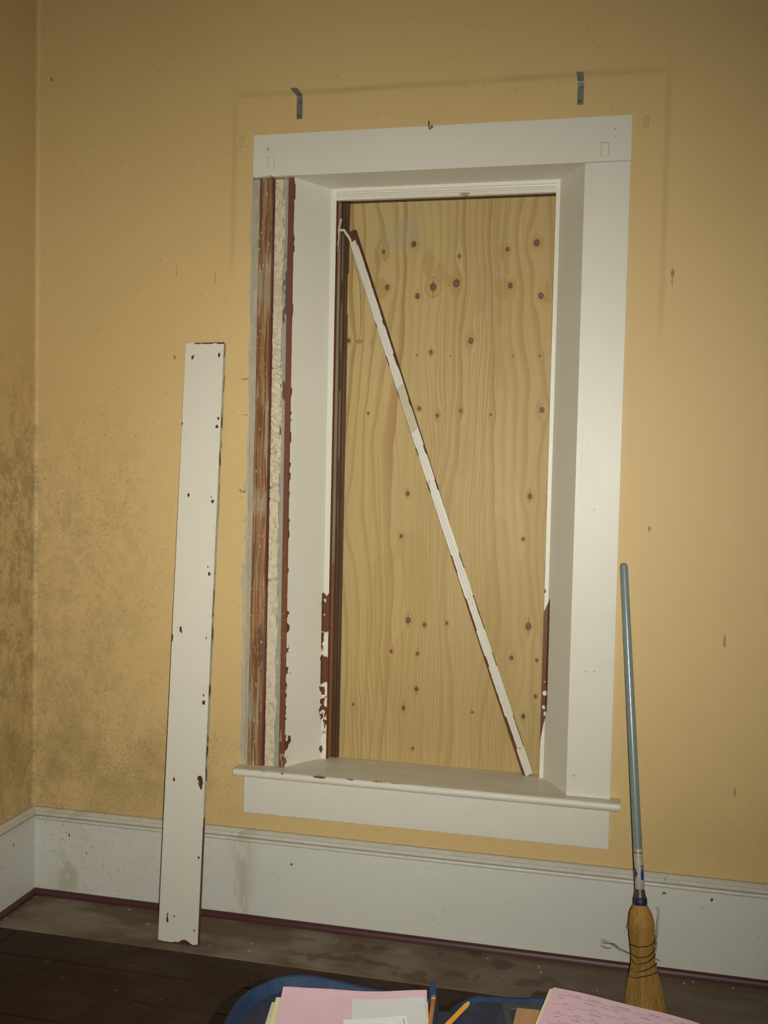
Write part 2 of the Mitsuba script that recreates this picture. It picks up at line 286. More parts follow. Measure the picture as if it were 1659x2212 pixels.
def ply_color(p, n, uv):
    x, z = p.x, p.z
    u = x + .050 * (fbm(x * 3.1, z * 2.3, 1.0, octaves=2) - .5) + .012 * (noise(x * 11, z * 6.5, 2.0) - .5) + .0016 * (noise(x * 60, z * 16, 9.0) - .5)
    halo, core, ring, spike = mi.Float(0), mi.Float(0), mi.Float(0), mi.Float(0)
    for ik, (kx, kz, kr) in enumerate(KNOTS):
        kr = kr * .88
        dx, dz = x - kx, z - kz
        q2 = dr.square(dx) + dr.square(dz * .55)
        u = u - dx * dr.minimum(.92, (1.15 * kr) ** 2 / (q2 + (.35 * kr) ** 2)) * (1 - smoothstep(3.0 * kr, 7 * kr, dr.sqrt(q2)))
        d = dr.sqrt(dr.square(dx) + dr.square(dz * .82)) / kr
        core = dr.maximum(core, 1 - smoothstep(.46, .60, d))
        ring = dr.maximum(ring, band(d, .44, .60, .08))
        halo = dr.maximum(halo, (1 - smoothstep(.6, 1.9, d)))
        if ik in (2, 6, 12, 20, 21, 24, 25, 28, 29, 30, 31, 36, 37, 40, 42): spike = dr.maximum(spike, (1 - smoothstep(.05, .20, dr.abs(dx) / kr + .035 * dr.abs(dz) / kr)) * (1 - smoothstep(1.2, 3.0, dr.abs(dz) / kr)))
    t = u * 30 + 7.0 * (fbm(x * 4.2 + .3 * z, z * .95, 3.0, octaves=2) - .5) + 9 * (u - x)
    w = t - dr.floor(t)
    on = cell_rand(dr.floor(t), 3.0)
    wd = .30 + .42 * cell_rand(dr.floor(t), 5.0); line = smoothstep(wd - .10, wd + .16, w) * (1 - smoothstep(.95, 1.0, w)) * (.55 + .45 * smoothstep(wd, 1.0, w))
    t2 = u * 96 + 9.0 * (fbm(x * 5.0, z * 1.1, 13.0, octaves=2) - .5); w2 = t2 - dr.floor(t2)
    dens = smoothstep(.38, .58, fbm(u * 5, z * .7, 21.0, octaves=2))
    line2 = smoothstep(.42, .62, w2) * (1 - smoothstep(.88, 1.0, w2)) * dens * (.3 + .7 * cell_rand(dr.floor(t2), 8.0))
    g = dr.maximum(line * (.25 + .75 * on), .8 * line2) * (.62 + .38 * smoothstep(1.2, 1.7, z))
    fine = fbm(u * 700, z * 6, 1.0, octaves=2)
    wide = dr.select(fbm(u * 8 + .25 * (x - u) * 60, z * 2.0, 11.0, octaves=2) > .60, 1.0, 0.0)
    c = mix((.395, .297, .126), (.362, .265, .102), fbm(u * 16, z * 1.6, 4.0))
    c = mix(c, (.315, .195, .060), .26 * wide)
    c = mix(c, (.240, .126, .035), .92 * g)
    c = mix(c, (.300, .205, .080), .55 * (fine - .3))
    blot = spots(x, z, [(1.263, 2.083, .020, .046), (1.300, 2.052, .016, .034), (1.325, 2.030, .014, .020), (1.108, 2.006, .026, .034), (1.098, 2.112, .014, .030), (1.492, 2.114, .013, .026), (1.494, 2.000, .026, .032), (1.490, 1.93, .008, .034), (1.641, 1.985, .016, .036), (1.085, 1.835, .010, .016)], .10, .010)
    ringk = band(dr.sqrt(dr.square((x - 1.279) / .026) + dr.square((z - 2.008) / .032)), .90, 1.02, .06)
    c = mix(c, (.300, .180, .056), .55 * blot * (.7 + .5 * fine))
    c = mix(c, (.27, .15, .045), .7 * ringk)
    c = mix(c, (.320, .190, .057), .55 * halo)
    blue = smoothstep(.45, .75, fbm(x * 14, z * 7, 6.0)) * band(z, 2.14, 2.26, .05) * band(x, 1.10, 1.45, .06)
    c = mix(c, (.28, .24, .165), .55 * blue)
    c = mix(c, (.15, .065, .025), .85 * spike * (1 - core))
    c = mix(c, mix((.170, .080, .032), (.095, .042, .018), noise(x * 260, z * 260)), core)
    c = mix(c, (.055, .025, .012), .8 * ring)
    return c
mat('plywood', ply_color, .55, .35)

def floor_wood(p, n, uv):
    b = cell_rand(uv.x * 7 + .5, 2.0)
    g = fbm(p.x * 3 + 40 * uv.x, p.y * 90, uv.x * 9)
    c = mix((.016, .0072, .0036), (.036, .0148, .007), g)
    c = c * (.8 + .4 * b)
    d = smoothstep(.55, .8, fbm(p.x * 6, p.y * 6, 2.0))
    c = mix(c, (.07, .05, .034), .20 * d)
    sc = dr.select(noise(p.x * 30 + p.y * 12, p.y * 220 + p.x * 40, 8.0) > .93, 1.0, 0.0) * smoothstep(.5, .7, fbm(p.x * 9, p.y * 9, 4.0))
    return mix(c, (.13, .095, .06), .4 * sc)
mat('floor_wood', floor_wood, lambda p, n, uv: .45 + .25 * fbm(p.x * 8, p.y * 8), .25)
def border_wood(p, n, uv):
    g = fbm(p.x * 4, p.y * 60, 1.0)
    c = mix((.092, .064, .043), (.130, .095, .064), g)
    dust_shade = smoothstep(.35, .7, fbm(p.x * 7, p.y * 12, 5.0)) * (1 - smoothstep(1.0, 1.9, p.x) * .75)
    c = mix(c, (.225, .195, .148), .62 * dust_shade)
    wear = smoothstep(.56, .66, fbm(p.x * 14, p.y * 22, 12.0)) * band(p.x, .95, 1.75, .12)
    c = mix(c, (.065, .030, .018), .65 * wear)
    c = mix(c, (.15, .092, .050), .7 * (1 - smoothstep(.004, .018, p.y + .262)) * smoothstep(.7, 1.2, p.x))
    return c
mat('border_wood', border_wood, .55, .3)
mat('subfloor', (.012, .008, .006), .9, .1)
mat('maroon_paint', lambda p, n, uv: mix((.068, .020, .022), (.048, .015, .018), fbm((p.x - p.y) * 12, p.z * 80)), .45, .45)
mat('ceiling_paint', (.55, .54, .49), .8, .2)
mat('steel', lambda p, n, uv: mix((.13, .135, .125), (.18, .185, .17), fbm(p.x * 200, p.z * 200)), .42, .6, metal=.25)
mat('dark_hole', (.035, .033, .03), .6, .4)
mat('hook_metal', (.13, .12, .11), .4, .5, metal=.5)

BM = [(.025, 1.777, .0040, .0062), (.030, 1.784, .0018, .003), (.1135, 1.783, .0035, .0085), (.1195, 1.586, .003, .005), (.116, 1.560, .0045, .0052), (.0, 1.569, .003, .005), (.033, 1.346, .0035, .006), (.113, 1.328, .0045, .0055), (.108, 1.342, .0012, .004),
      (.1125, 1.106, .004, .0055), (.107, 1.126, .002, .003), (.027, .935, .004, .008), (.0305, .926, .002, .005), (.1125, .912, .002, .004), (0, .907, .0035, .013), (.113, .717, .005, .007), (.111, .739, .0018, .005), (.028, .481, .003, .0055),
      (.111, .490, .008, .008), (.115, .478, .007, .015), (.117, .463, .0035, .006), (.1195, .256, .0032, .0042), (.027, .066, .0033, .010), (.027, .080, .002, .006), (.049, .078, .002, .003), (.115, .042, .0035, .0025), (.106, .1, .001, .002)]
def board_color(p, n, uv):
    c = white_base(p)
    t, s = uv.x, uv.y
    m = spots(t, s, BM, .18, .0025)
    m = dr.maximum(m, dr.select(s > 1.8215 - .0035 * noise(t * 120, 2.0), 1.0, 0.0) * dr.select(t > .03, 1.0, 0.0))
    m = dr.maximum(m, dr.select(s < .007 * fbm(t * 70, 5.0) + .010 * band(t, .075, .10, .012) - .0015, 1.0, 0.0))
    return mix(c, mix((.085, .026, .022), (.055, .02, .018), noise(t * 400, s * 400)), m)
mat('board_face', board_color, .30, .5, bump=lambda p, n, uv: fbm(uv.x * 260, uv.y * 5, 1.0) * .0005 + fbm(uv.x * 25, uv.y * 25) * .0008)
def board_edge(p, n, uv):
    c = mix((.42, .43, .33), (.37, .38, .29), noise(uv.y * 40))
    bare = smoothstep(.42, .30, uv.y + .10 * (noise(uv.y * 25) - .5)) + smoothstep(.55, .62, fbm(uv.y * 28, uv.x * 90, 2.0)) * .8
    return mix(c, (.085, .04, .028), dr.clip(dr.select(bare > .5, 1.0, 0.0), 0, 1))
mat('board_edge', board_edge, .5, .4)
mat('board_wood', (.10, .04, .03), .7, .3)

# ------------------------------------------------------------------ the setting
W, DEP, H = 5.4, 7.0, 3.7
ZS, ZH, ZT = .4926, 2.3153, 2.4412      # stool, casing underside, casing top
hole = sbox(.7415, .475, 1.78, 2.36)
wall = ext_y(sbox(-.2, -.05, W + .2, H).difference(hole), 0.0, .22)
fil = [(.0, -.014)] + [(.014 - .014 * math.cos(a), -.014 + .014 * math.sin(a)) for a in np.linspace(0, math.pi / 2, 7)] + [(.014, .001), (-.001, .001)]
obj('wall_back', cat(wall, ext_z(Polygon(fil[1:]), .28, H)), 'wall_paint', label='mould-specked yellow plaster wall around the boarded window', kind='structure')
obj('wall_left', cbox(-.2, 0, -DEP - .2, .0, -.05, H, .001), 'wall_paint', label='dingy yellow plaster wall at the left edge of the photo', kind='structure')
obj('wall_right', cbox(W, W + .2, -DEP - .2, .0, -.05, H, .001), 'wall_paint', label='yellow plaster wall on the right, outside the photo', kind='structure')
rear = ext_y(sbox(-.2, -.05, W + .2, H).difference(sbox(1.8, .7, 2.8, 2.3)), -DEP - .2, -DEP)
obj('wall_rear', rear, 'wall_paint', label='yellow plaster wall behind the photographer with an opening for the added fill panel', kind='structure')
obj('ceiling', cbox(-.2, W + .2, -DEP - .2, .2, H, H + .1, .001), 'ceiling_paint', label='plain ceiling above the photo', kind='structure')
obj('floor', cbox(-.2, W + .2, -DEP - .2, .2, -.08, -.021, .001), 'subfloor', label='dark varnished plank floor', kind='structure')
def plank(x0, x1, y0, y1, i, m, zt=0.0):
    b = cbox(x0, x1, y0, y1, -.021, zt, .0018)
    return obj('floor__plank', b, m, uv=np.full((len(b.vertices), 2), (i * .137) % 1.0))
plank(.0, W, -.262, .01, 0, 'border_wood')
labels['floor__plank'] = {'label': 'wide dusty border plank along the wall'}
plank(.0, .109, -DEP, -.2655, 1, 'floor_wood', -.0005)
labels['floor__plank_001'] = {'label': 'border plank running along the left wall'}
y = -.2655; i = 2
while y > -DEP:
    y1 = y - .1425
    cuts = [.1115, W] if i % 3 else [.1115, 2.95, W]
    for a, b in zip(cuts[:-1], cuts[1:]): plank(a + .0008, b - .0008, max(y1 + .0012, -DEP), y - .0005, i, 'floor_wood', -.0008 * (i % 2))
    y = y1 - .0003; i += 1

cap = [(.0, .2535), (-.0245, .2535), (-.0285, .2560), (-.0290, .2605), (-.0270, .2640), (-.0205, .2650), (-.0205, .2668), (-.0245, .2690), (-.0245, .2760), (-.0200, .2815), (-.0110, .2855), (-.0070, .2878), (.0, .2885)]
shoe = [(.0, -.001), (-.032, -.001), (-.0318, .006), (-.030, .012), (-.027, .0165), (-.022, .0195), (.0, .020)]
def mirror_left(m):   # a moulding for the left wall out of one for the back wall: (x, y) -> (-y, -x)
    v = m.vertices; return trimesh.Trimesh(np.stack([-v[:, 1], -v[:, 0], v[:, 2]], 1), m.faces[:, ::-1], process=False)
for side, L in (('back', W), ('left', DEP)):
    f = (lambda m: m) if side == 'back' else mirror_left
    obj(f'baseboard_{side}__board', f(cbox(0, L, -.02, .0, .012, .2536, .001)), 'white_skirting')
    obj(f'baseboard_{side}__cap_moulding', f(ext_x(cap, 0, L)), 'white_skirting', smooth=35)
    obj(f'baseboard_{side}__shoe_moulding', f(ext_x(shoe, 0, L)), 'maroon_paint', smooth=35, label='maroon painted shoe moulding on the floor')
tag('baseboard_back', 'tall white baseboard with grimy moulded cap under the boarded window', kind='structure')
tag('baseboard_left', 'tall white baseboard along the left wall', kind='structure')

# --- the window
tag('window_1', 'white-cased window opening without sashes, left casing missing and plywood behind', kind='structure')
w1 = 'window_1__'
hc = Polygon([(.7485, ZH), (.793, ZH), (.799, ZH + .004), (.806, ZH + .0045), (.809, ZH), (1.8709, ZH), (1.8709, ZT), (.7485, ZT)])
obj(w1 + 'head_casing', ext_y(hc, -.020, .0), 'white_trim', label='flat white head casing board')
for x0, x1, z0, z1 in ((.795, .8185, 2.3345, 2.3725), (1.7875, 1.8105, 2.3285, 2.3680)):
    m = cat(cbox(x0, x1, -.0224, -.019, z0, z1, .001), cbox(x0, x0 + .003, -.0245, -.019, z0 + .003, z1, .0008), cbox(x1 - .003, x1, -.0245, -.019, z0 + .003, z1, .0008), cbox(x0, x1, -.0245, -.019, z1 - .003, z1, .0008))
    obj(w1 + 'painted_bracket_stub', m, 'white_trim', label='painted-over bracket stub on the head casing')
obj(w1 + 'side_casing', cbox(1.7439, 1.8709, -.020, .0, ZS, ZH - .0006, .0012), 'white_trim', label='flat white casing board on the right')
obj(w1 + 'apron', cbox(.7480, 1.8709, -.020, .0, .3448, ZS - .022, .0015), 'white_trim', label='white apron board under the stool')
nose = [(.03, ZS - .0255), (-.046, ZS - .0255), (-.0515, ZS - .0235), (-.0555, ZS - .018), (-.0568, ZS - .0125), (-.0555, ZS - .007), (-.0515, ZS - .0018), (-.046, ZS), (.03, ZS)]
stool = cat(ext_x([q if q[0] < 0 else (.0, q[1]) for q in nose], .7254, 1.8992), ext_z([(.742, -.001), (1.76, -.001), (1.76, .003), (1.700, .086), (.915, .086), (.872, .003), (.742, .003)], ZS - .0255, ZS),
            ext_z([(.742, .0), (.872, .0), (.872, .05), (.742, .05)], ZS - .03, ZS - .002))
obj(w1 + 'stool', stool, 'white_trim', smooth=35, label='white window stool with rounded nosing and chipped edge')
sill = ext_x([(.0895, ZS - .001), (.195, ZS - .007), (.195, ZS - .03), (.0895, ZS - .03)], .93, 1.70)
sill = cat(sill, cbox(.90, 1.004, .080, .092, ZS - .026, ZS - .0004, .0003), cbox(1.668, 1.72, .080, .092, ZS - .026, ZS - .0004, .0003))
obj(w1 + 'sill', sill, 'white_trim', label='inner sill behind a dark slot')
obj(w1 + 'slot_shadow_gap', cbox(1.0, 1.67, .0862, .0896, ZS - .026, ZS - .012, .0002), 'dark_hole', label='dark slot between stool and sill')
obj(w1 + 'reveal_panel', ext_z([(.8736, .0015), (.9525, .14), (.9525, .152), (.93, .152), (.857, .012)], ZS - .02, ZH + .001), 'white_trim', label='splayed white panel on the left, chipped at its front edge')
obj(w1 + 'reveal_panel', ext_z([(1.7439, -.0005), (1.77, -.0005), (1.77, .152), (1.667, .152), (1.667, .14)], ZS - .02, ZH + .001), 'white_trim', label='splayed white panel on the right')
obj(w1 + 'head_panel', cbox(.84, 1.778, -.0005, .152, ZH, ZH + .02, .0005), 'white_trim', label='white soffit of the opening')
obj(w1 + 'jamb_edge', ext_z([(.8570, -.002), (.8722, -.002), (.8740, .0012), (.8745, .006), (.8570, .014)], ZS - .002, ZH), 'red_paint', label='bare red-brown front edge of the left panel')
# flanges at the back of the reveal, sash track, head stop
obj(w1 + 'jamb_flange', ext_z([(.950, .139), (.9695, .139), (.9695, .152), (.950, .152)], ZS - .006, 2.306), 'white_trim', label='narrow white strip, bare red-brown low down, on the left')
obj(w1 + 'jamb_flange', ext_z([(1.6555, .139), (1.672, .139), (1.672, .175), (1.6555, .175)], ZS - .006, 2.3155), 'white_trim', label='narrow white strip, bare red-brown low down, on the right')
obj(w1 + 'pulley_stile', ext_z([(.9690, .1395), (.9697, .1395), (.9765, .173), (.9765, .182), (.962, .182), (.962, .145)], ZS - .006, 2.2775), 'stile_paint', label='brown and beige side of the sash channel')
tr = [(.962, .1775), (.9765, .172), (.9795, .1715), (.9815, .1745), (.985, .1745), (.9865, .1705), (.9905, .170), (.9925, .1735), (.9965, .1735), (.998, .171), (1.0005, .1725), (1.0005, .181), (.962, .181)]
obj(w1 + 'sash_track', cat(ext_z(tr, ZS - .006, 2.2775), cbox(.999, 1.0038, .174, .181, 2.055, 2.277, .0005), cbox(.999, 1.0030, .174, .181, ZS - .005, 1.925, .0005)), 'track_wood', smooth=25, label='dark brown grooved sash track')
obj(w1 + 'head_jamb', cbox(.952, 1.685, .150, .196, 2.2772, 2.3155, .0008), 'frame_wood', label='dark underside of the head jamb')
hs = [(.152, 2.3155), (.139, 2.3155), (.139, 2.3052), (.1405, 2.3045), (.1405, 2.3036), (.1365, 2.3028), (.1340, 2.2998), (.1350, 2.2962), (.1388, 2.2948), (.1388, 2.2938), (.1348, 2.2930), (.1335, 2.2905), (.1345, 2.2882),
      (.1375, 2.2872), (.1375, 2.2862), (.1340, 2.2852), (.1330, 2.2800), (.1345, 2.2772), (.152, 2.2772)]
obj(w1 + 'head_stop', ext_x(hs, .9700, 1.6565), 'white_moulding', smooth=30, label='white beaded stop moulding across the head')
obj(w1 + 'head_stop_end', cat(ext_x([(.152, 2.3155), (.139, 2.3155), (.139, 2.2775), (.152, 2.2775)], .950, .9702), trimesh.creation.torus(.0042, .0014, 16, 8, transform=trimesh.transformations.translation_matrix([1.6522, .1362, 2.2955]) @ trimesh.transformations.rotation_matrix(math.pi / 2, [1, 0, .15]))), 'white_trim', smooth=30)
# open left side: broken plaster, rough stud, plaster infill, stone
zz = lambda f0, f1: (lambda z: f0 + (f1 - f0) * (z - ZS) / (ZH - ZS))
m = relief(lambda z: .7395 + .0, zz(.7545, .7665), ZS - .004, ZH, 12, 420, lambda X, Z: .0015 + .004 * nz3(X * 60, 0, Z * 30, 1) + .003 * np.clip(nz3(X * 20, 3, Z * 12, 2) * 6, 0, 1), .06)
obj(w1 + 'broken_plaster_edge', m, 'grey_plaster', smooth=True, label='grey broken edge of the wall plaster')
m = relief(zz(.7530, .7650), zz(.8036, .8088), ZS - .004, ZH, 26, 700, lambda X, Z: -.003 + .006 * nz3(X * 150, 0, Z * 5, 5) + .005 * np.abs(nz3(X * 60 + .4 * np.sin(Z * 7), 4, Z * 3, 6)), .07)
obj(w1 + 'rough_stud', m, 'stud_wood', smooth=True, label='rough brown weathered stud')
def lumps(X, Z):
    keys = np.exp(-((Z - 1.63) / .26) ** 4)
    ph = Z / .017 + 2.2 * nz3(X * 18, 1, Z * 9, 8) + (X - .82) * 26
    r = np.abs(np.sin(np.pi * ph)) ** .5
    y = .009 - .0030 * keys * (r - .5) + .006 * nz3(X * 55, 0, Z * 40, 9) * (1 + .4 * keys)
    for zc, sl in ((1.372, .35), (1.328, -.5), (1.74, .2), (1.08, .1)):
        y = y + .010 * np.exp(-((Z - zc - sl * (X - .82) - .006 * nz3(X * 90, 2, 0, 3)) / .0022) ** 2)
    return y
m = relief(zz(.8055, .8105), lambda z: .8425 + .002 * math.sin(z * 9) - .004 * (z < .95) * math.sin(z * 23) ** 2, ZS - .004, ZH, 26, 900, lumps, .07)
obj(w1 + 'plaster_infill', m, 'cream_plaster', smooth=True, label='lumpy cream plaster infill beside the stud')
m = relief(lambda z: .838, lambda z: .8590, ZS - .004, ZH, 14, 420, lambda X, Z: (.008 + .010 * (X - .838) / .02 + .006 * nz3(X * 40, 0, Z * 22, 12)), .09)
obj(w1 + 'stone_infill', m, 'stone', smooth=True, label='grey stone in the gap behind the red-brown edge')

# --- plywood
obj('plywood_panel', cbox(.988, 1.690, .1800, .1955, ZS - .006, 2.2770, .0006), 'plywood')
tag('plywood_panel', 'knotty plywood sheet boarding up the window opening', 'plywood')

# ------------------------------------------------------------------ diagonal strip leaning in the opening
Tp, Bp = np.array([1.0165, .1555, 2.182]), np.array([1.6190, .1640, ZS - .0035])
ax = (Bp - Tp) / np.linalg.norm(Bp - Tp); Ls = np.linalg.norm(Bp - Tp)
ns = 160; ss = np.linspace(0, 1, ns)
fr = np.array([0, -1.0, 0]); fr -= ax * (fr @ ax); fr /= np.linalg.norm(fr); sd = np.cross(fr, ax)   # sd: across, to the viewer's right/up
if sd[0] < 0: sd = -sd
HW, TH = .0145, .0085
prof = [(-HW, TH - .0018), (-HW + .0016, TH), (-.0052, TH), (-.0046, TH - .0008), (-.0040, TH), (.0030, TH), (.0036, TH - .0007), (.0042, TH), (HW - .0016, TH), (HW, TH - .0018)]
def strip_face(pts, uvx):
    V, U = [], []
    for s in ss:
        ang = math.radians(-28 + 68 * s)                       # the loose stop is warped and twists along its length
        a, b = math.cos(ang) * sd - math.sin(ang) * fr, math.cos(ang) * fr + math.sin(ang) * sd
        c = Tp + ax * Ls * s + sd * (-.004 * math.sin(math.pi * s))
        if s == 1.0 or s == 0.0: pass
        for (w, t), q in zip(pts, uvx): V.append(c + a * w + b * t); U.append((q, s * Ls))
    return trimesh.Trimesh(np.array(V), grid_faces(ns, len(pts)), process=False), np.array(U)
parts = [strip_face(prof, [p[0] for p in prof]), strip_face([(HW, TH - .0018), (HW, -TH)], [.10, .12]), strip_face([(HW, -TH), (-HW, -TH)], [.2, .2]), strip_face([(-HW, -TH), (-HW, TH - .0018)], [-.12, -.10])]
V = np.vstack([p[0].vertices for p in parts]); U = np.vstack([p[1] for p in parts]); Fs, o = [], 0
for p in parts: Fs.append(p[0].faces + o); o += len(p[0].vertices)
for end, rev in ((0, 1), (ns - 1, 0)):                            # end caps
    ring = [p[0].vertices[end * (len(p[0].vertices) // ns) + k] for p in parts for k in range(len(p[0].vertices) // ns)]
    V = np.vstack([V, ring, [np.mean(ring, 0)]]); U = np.vstack([U, np.full((len(ring) + 1, 2), (.2, 0 if end == 0 else Ls))])
    k = len(ring); Fs.append(np.array([[o + k, o + j, o + (j + 1) % k] for j in range(k)])); o += k + 1
def strip_color(p, n, uv):
    q, s = uv.x, uv.y
    rag = .0022 * (fbm(s * 75, q * 60, 2.0) - .45) + .003 * smoothstep(.66, .78, noise(s * 26, 7.0 + 20 * q))
    face = dr.select(dr.abs(q) < HW - dr.maximum(rag, 0) - .0002, 1.0, 0.0) * dr.select(s > .030 + .004 * noise(q * 300, 3.0), 1.0, 0.0)
    c = mix((.55, .535, .47), (.51, .49, .43), fbm(s * 8, q * 90))
    c = mix(c, (.41, .375, .28), band(s + q * .35, .515, .665, .0015))
    c = mix(c, (.12, .05, .03), spots(q, s, [(-.006, .83, .0014, .0022), (-.004, 1.22, .0012, .002), (.002, 1.235, .001, .002), (-.002, 1.71, .0018, .003), (.006, .50, .0012, .002)], .3))
    br = mix((.115, .042, .021), (.060, .024, .015), fbm(s * 40, q * 40))
    br = mix(br, (.18, .09, .042), .7 * dr.select(q < -.05, 1.0, 0.0) * smoothstep(.3, .6, s / Ls))
    return mix(br, c, face)
mat('strip_paint', strip_color, .55, .3)
obj('stop_moulding', trimesh.Trimesh(V, np.vstack(Fs), process=False), 'strip_paint', uv=U)
tag('stop_moulding', 'loose white-painted stop moulding with brown edges leaning diagonally across the plywood', 'moulding')

# sash cord hanging from the pulley hole
mat('cord', lambda p, n, uv: mix(mix((.46, .43, .34), (.53, .505, .43), noise(p.z * 300)), (.22, .20, .165), 1 - smoothstep(2.02, 2.12, p.z)), .7, .3)
mat('cord_knot', (.26, .19, .11), .8, .2)
cp = [(.9775, .166, 2.225), (.9775, .156, 2.208), (.978, .146, 2.196), (.982, .136, 2.186), (.9885, .131, 2.182), (.9965, .130, 2.183), (1.0045, .131, 2.1725), (1.0140, .133, 2.160), (1.022, .135, 2.137), (1.0333, .136, 2.096), (1.0416, .139, 2.059), (1.0499, .142, 2.022), (1.0522, .147, 1.986), (1.053, .152, 1.9465), (1.0524, .158, 1.903), (1.0476, .166, 1.847)]
path = spline(cp, 90); rr = np.interp(path[:, 2], [1.84, 2.05, 2.10, 2.16, 2.3], [.0013, .0014, .0022, .0040, .0044])
obj('sash_cord__cord', tube(path, rr, 8), 'cord', smooth=True)
kn = trimesh.creation.icosphere(2, 1.0); kn.vertices *= (1 + .25 * nz3(kn.vertices[:, 0] * 2, kn.vertices[:, 1] * 2, kn.vertices[:, 2] * 2, 4))[:, None] * np.array([.0115, .0065, .0062]); kn.apply_translation([1.0445, .1715, 1.8385])
obj('sash_cord__knot', kn, 'cord_knot', smooth=True, label='brown knotted end')
fr2 = spline([(.9775, .160, 2.205), (.9755, .150, 2.180), (.9765, .150, 2.165), (.974, .151, 2.150), (.9745, .154, 2.120)], 30)
obj('sash_cord__frayed_end', tube(fr2, np.linspace(.0030, .0010, 30), 7), 'cord', smooth=True)
tag('sash_cord', 'pale sash cord hanging from the left jamb over the top of the diagonal strip', 'cord')

# ------------------------------------------------------------------ loose casing board leaning on the wall
th = math.atan2(.202, 1.811); BW, BL_, BT = .1272, 1.8235, .0195
skew = -math.asin(.0247 / 1.822)
Mb = np.eye(4)
ez = np.array([math.sin(skew), math.cos(skew) * math.sin(th), math.cos(skew) * math.cos(th)])
ex_ = np.array([1.0, 0, 0]); ex_ -= ez * (ex_ @ ez); ex_ /= np.linalg.norm(ex_); ey_ = np.cross(ez, ex_)
Mb[:3, 0], Mb[:3, 1], Mb[:3, 2] = ex_, ey_, ez; Mb[:3, 3] = (.5587, -.2222, .0008)
rng = np.random.RandomState(4)
edge_b = [(t, max(.0, .004 * meshkit.noise([t * 90, 1, 0]) - .001)) for t in np.linspace(0, BW, 24)]
face = Polygon(edge_b + [(BW, BL_), (0, BL_ - .0005)])
fm = ext_y(face, .0, .0022); core_ = cbox(.0002, BW - .0002, .0022, BT, .0, BL_ - .001, .0006)
uvf = fm.vertices[:, [0, 2]].copy(); fm.apply_transform(Mb); obj('loose_casing_board__painted_face', fm, 'board_face', uv=uvf, label='white painted face with brown nail-hole chips')
uvc = core_.vertices[:, [1, 2]].copy(); core_.apply_transform(Mb); obj('loose_casing_board__wood_edge', core_, 'board_edge', uv=uvc, label='edge with paint flaked off the dark wood')
tag('loose_casing_board', 'long white-painted casing board with chipped nail holes leaning against the yellow wall', 'board')

# ------------------------------------------------------------------ broom
P0 = np.array([1.8872, -.0125, 1.180]); P1 = np.array([1.9800, -.252, .004]); d = (P1 - P0) / np.linalg.norm(P1 - P0); LB = np.linalg.norm(P1 - P0)
sz = lambda z: (z - P0[2]) / d[2]                             # distance along the broom for a height
R0 = .0112
mat('broom_blue', lambda p, n, uv: mix(mix((.165, .215, .215), (.148, .196, .198), fbm(p.x * 60, p.z * 14)), (.32, .16, .10), .7 * dr.select(noise(p.z * 90, p.x * 200, p.y * 200) > .93, 1.0, 0.0) * band(p.z, .75, .95, .05)), .22, .5, coat=.6)
def sleeve(p, n, uv):
    z = p.z; ang = uv.x
    c = mix((.38, .355, .285), (.30, .275, .215), fbm(z * 60, ang * 6))
    blue = dr.maximum(dr.select(dr.abs(z - .3545) < .019 + .010 * (ang - .2), 1.0, 0.0) * band(ang, .06, .30, .004), dr.select(dr.abs(z - .352) < .026 * (.0 + 1 - dr.abs(ang + .22) * 6), 1.0, 0.0))
    c = mix(c, (.020, .045, .19), blue)
    c = mix(c, (.03, .03, .03), band(z, .4035, .4060, .0006) + .6 * band(z, .3940, .3955, .0006))
    c = mix(c, (.25, .33, .33), .7 * band(z, .312, .320, .003))
    c = mix(c, (.35, .20, .22), .5 * spots(ang, z, [(.18, .327, .05, .006)], .4))
    return mix(c, (.45, .42, .36), .5 * smoothstep(.6, .75, noise(ang * 14, z * 150)))
mat('broom_sleeve', sleeve, .4, .5)
mat('broom_ferrule', lambda p, n, uv: mix((.050, .034, .026), (.075, .05, .03), fbm(p.x * 60, p.z * 60)), .4, .5)
mat('broom_band', (.012, .017, .055), .5, .5)
def straw_color(p, n, uv):
    c = mix((.37, .205, .042), (.28, .145, .027), fbm(p.x * 130, p.z * 6, p.y * 130))
    c = mix(c, (.20, .10, .022), .4 * smoothstep(.6, .75, noise(p.x * 380, p.z * 3, p.y * 380)))
    return mix(c, (.38, .25, .075), .4 * (1 - smoothstep(.05, .16, p.z)))
mat('straw', straw_color, .6, .3)
mat('stitch', (.035, .030, .022), .7, .2)
mat('loose_straw', (.20, .135, .07), .7, .2)
tag('broom', 'corn broom with a pale blue handle leaning on the wall right of the window', 'broom')
s_sl, s_fe, s_bd, s_br = sz(.412), sz(.312), sz(.289), sz(.2715)
hp = [(.0, .0), (.0008, .0050), (.003, .0085), (.007, R0 - .0004), (.012, R0), (s_sl, R0 + .0008)]
obj('broom__handle', lathe_axis(P0, P1, hp, 28), 'broom_blue', smooth=50)
ms = lathe_axis(P0, P1, [(s_sl - .0002, R0 + .0010), (s_fe + .002, R0 + .0016)], 40)
eX = np.array([1.0, 0, 0]); eX -= d * d[0]; eX /= np.linalg.norm(eX); eY = np.cross(d, eX)
rel = ms.vertices - P0; fY = eY * np.sign(-eY[1]); an = np.arctan2(rel @ eX, rel @ fY) / (2 * np.pi)
obj('broom__sleeve', ms, 'broom_sleeve', smooth=True, uv=np.stack([an, rel @ d], 1), label='worn white sleeve with blue print')
obj('broom__ferrule', lathe_axis(P0, P1, [(s_fe, R0 + .0008), (s_fe + .004, R0 + .0012), (s_bd, .0158), (s_bd + .003, .0162)], 28), 'broom_ferrule', smooth=50)
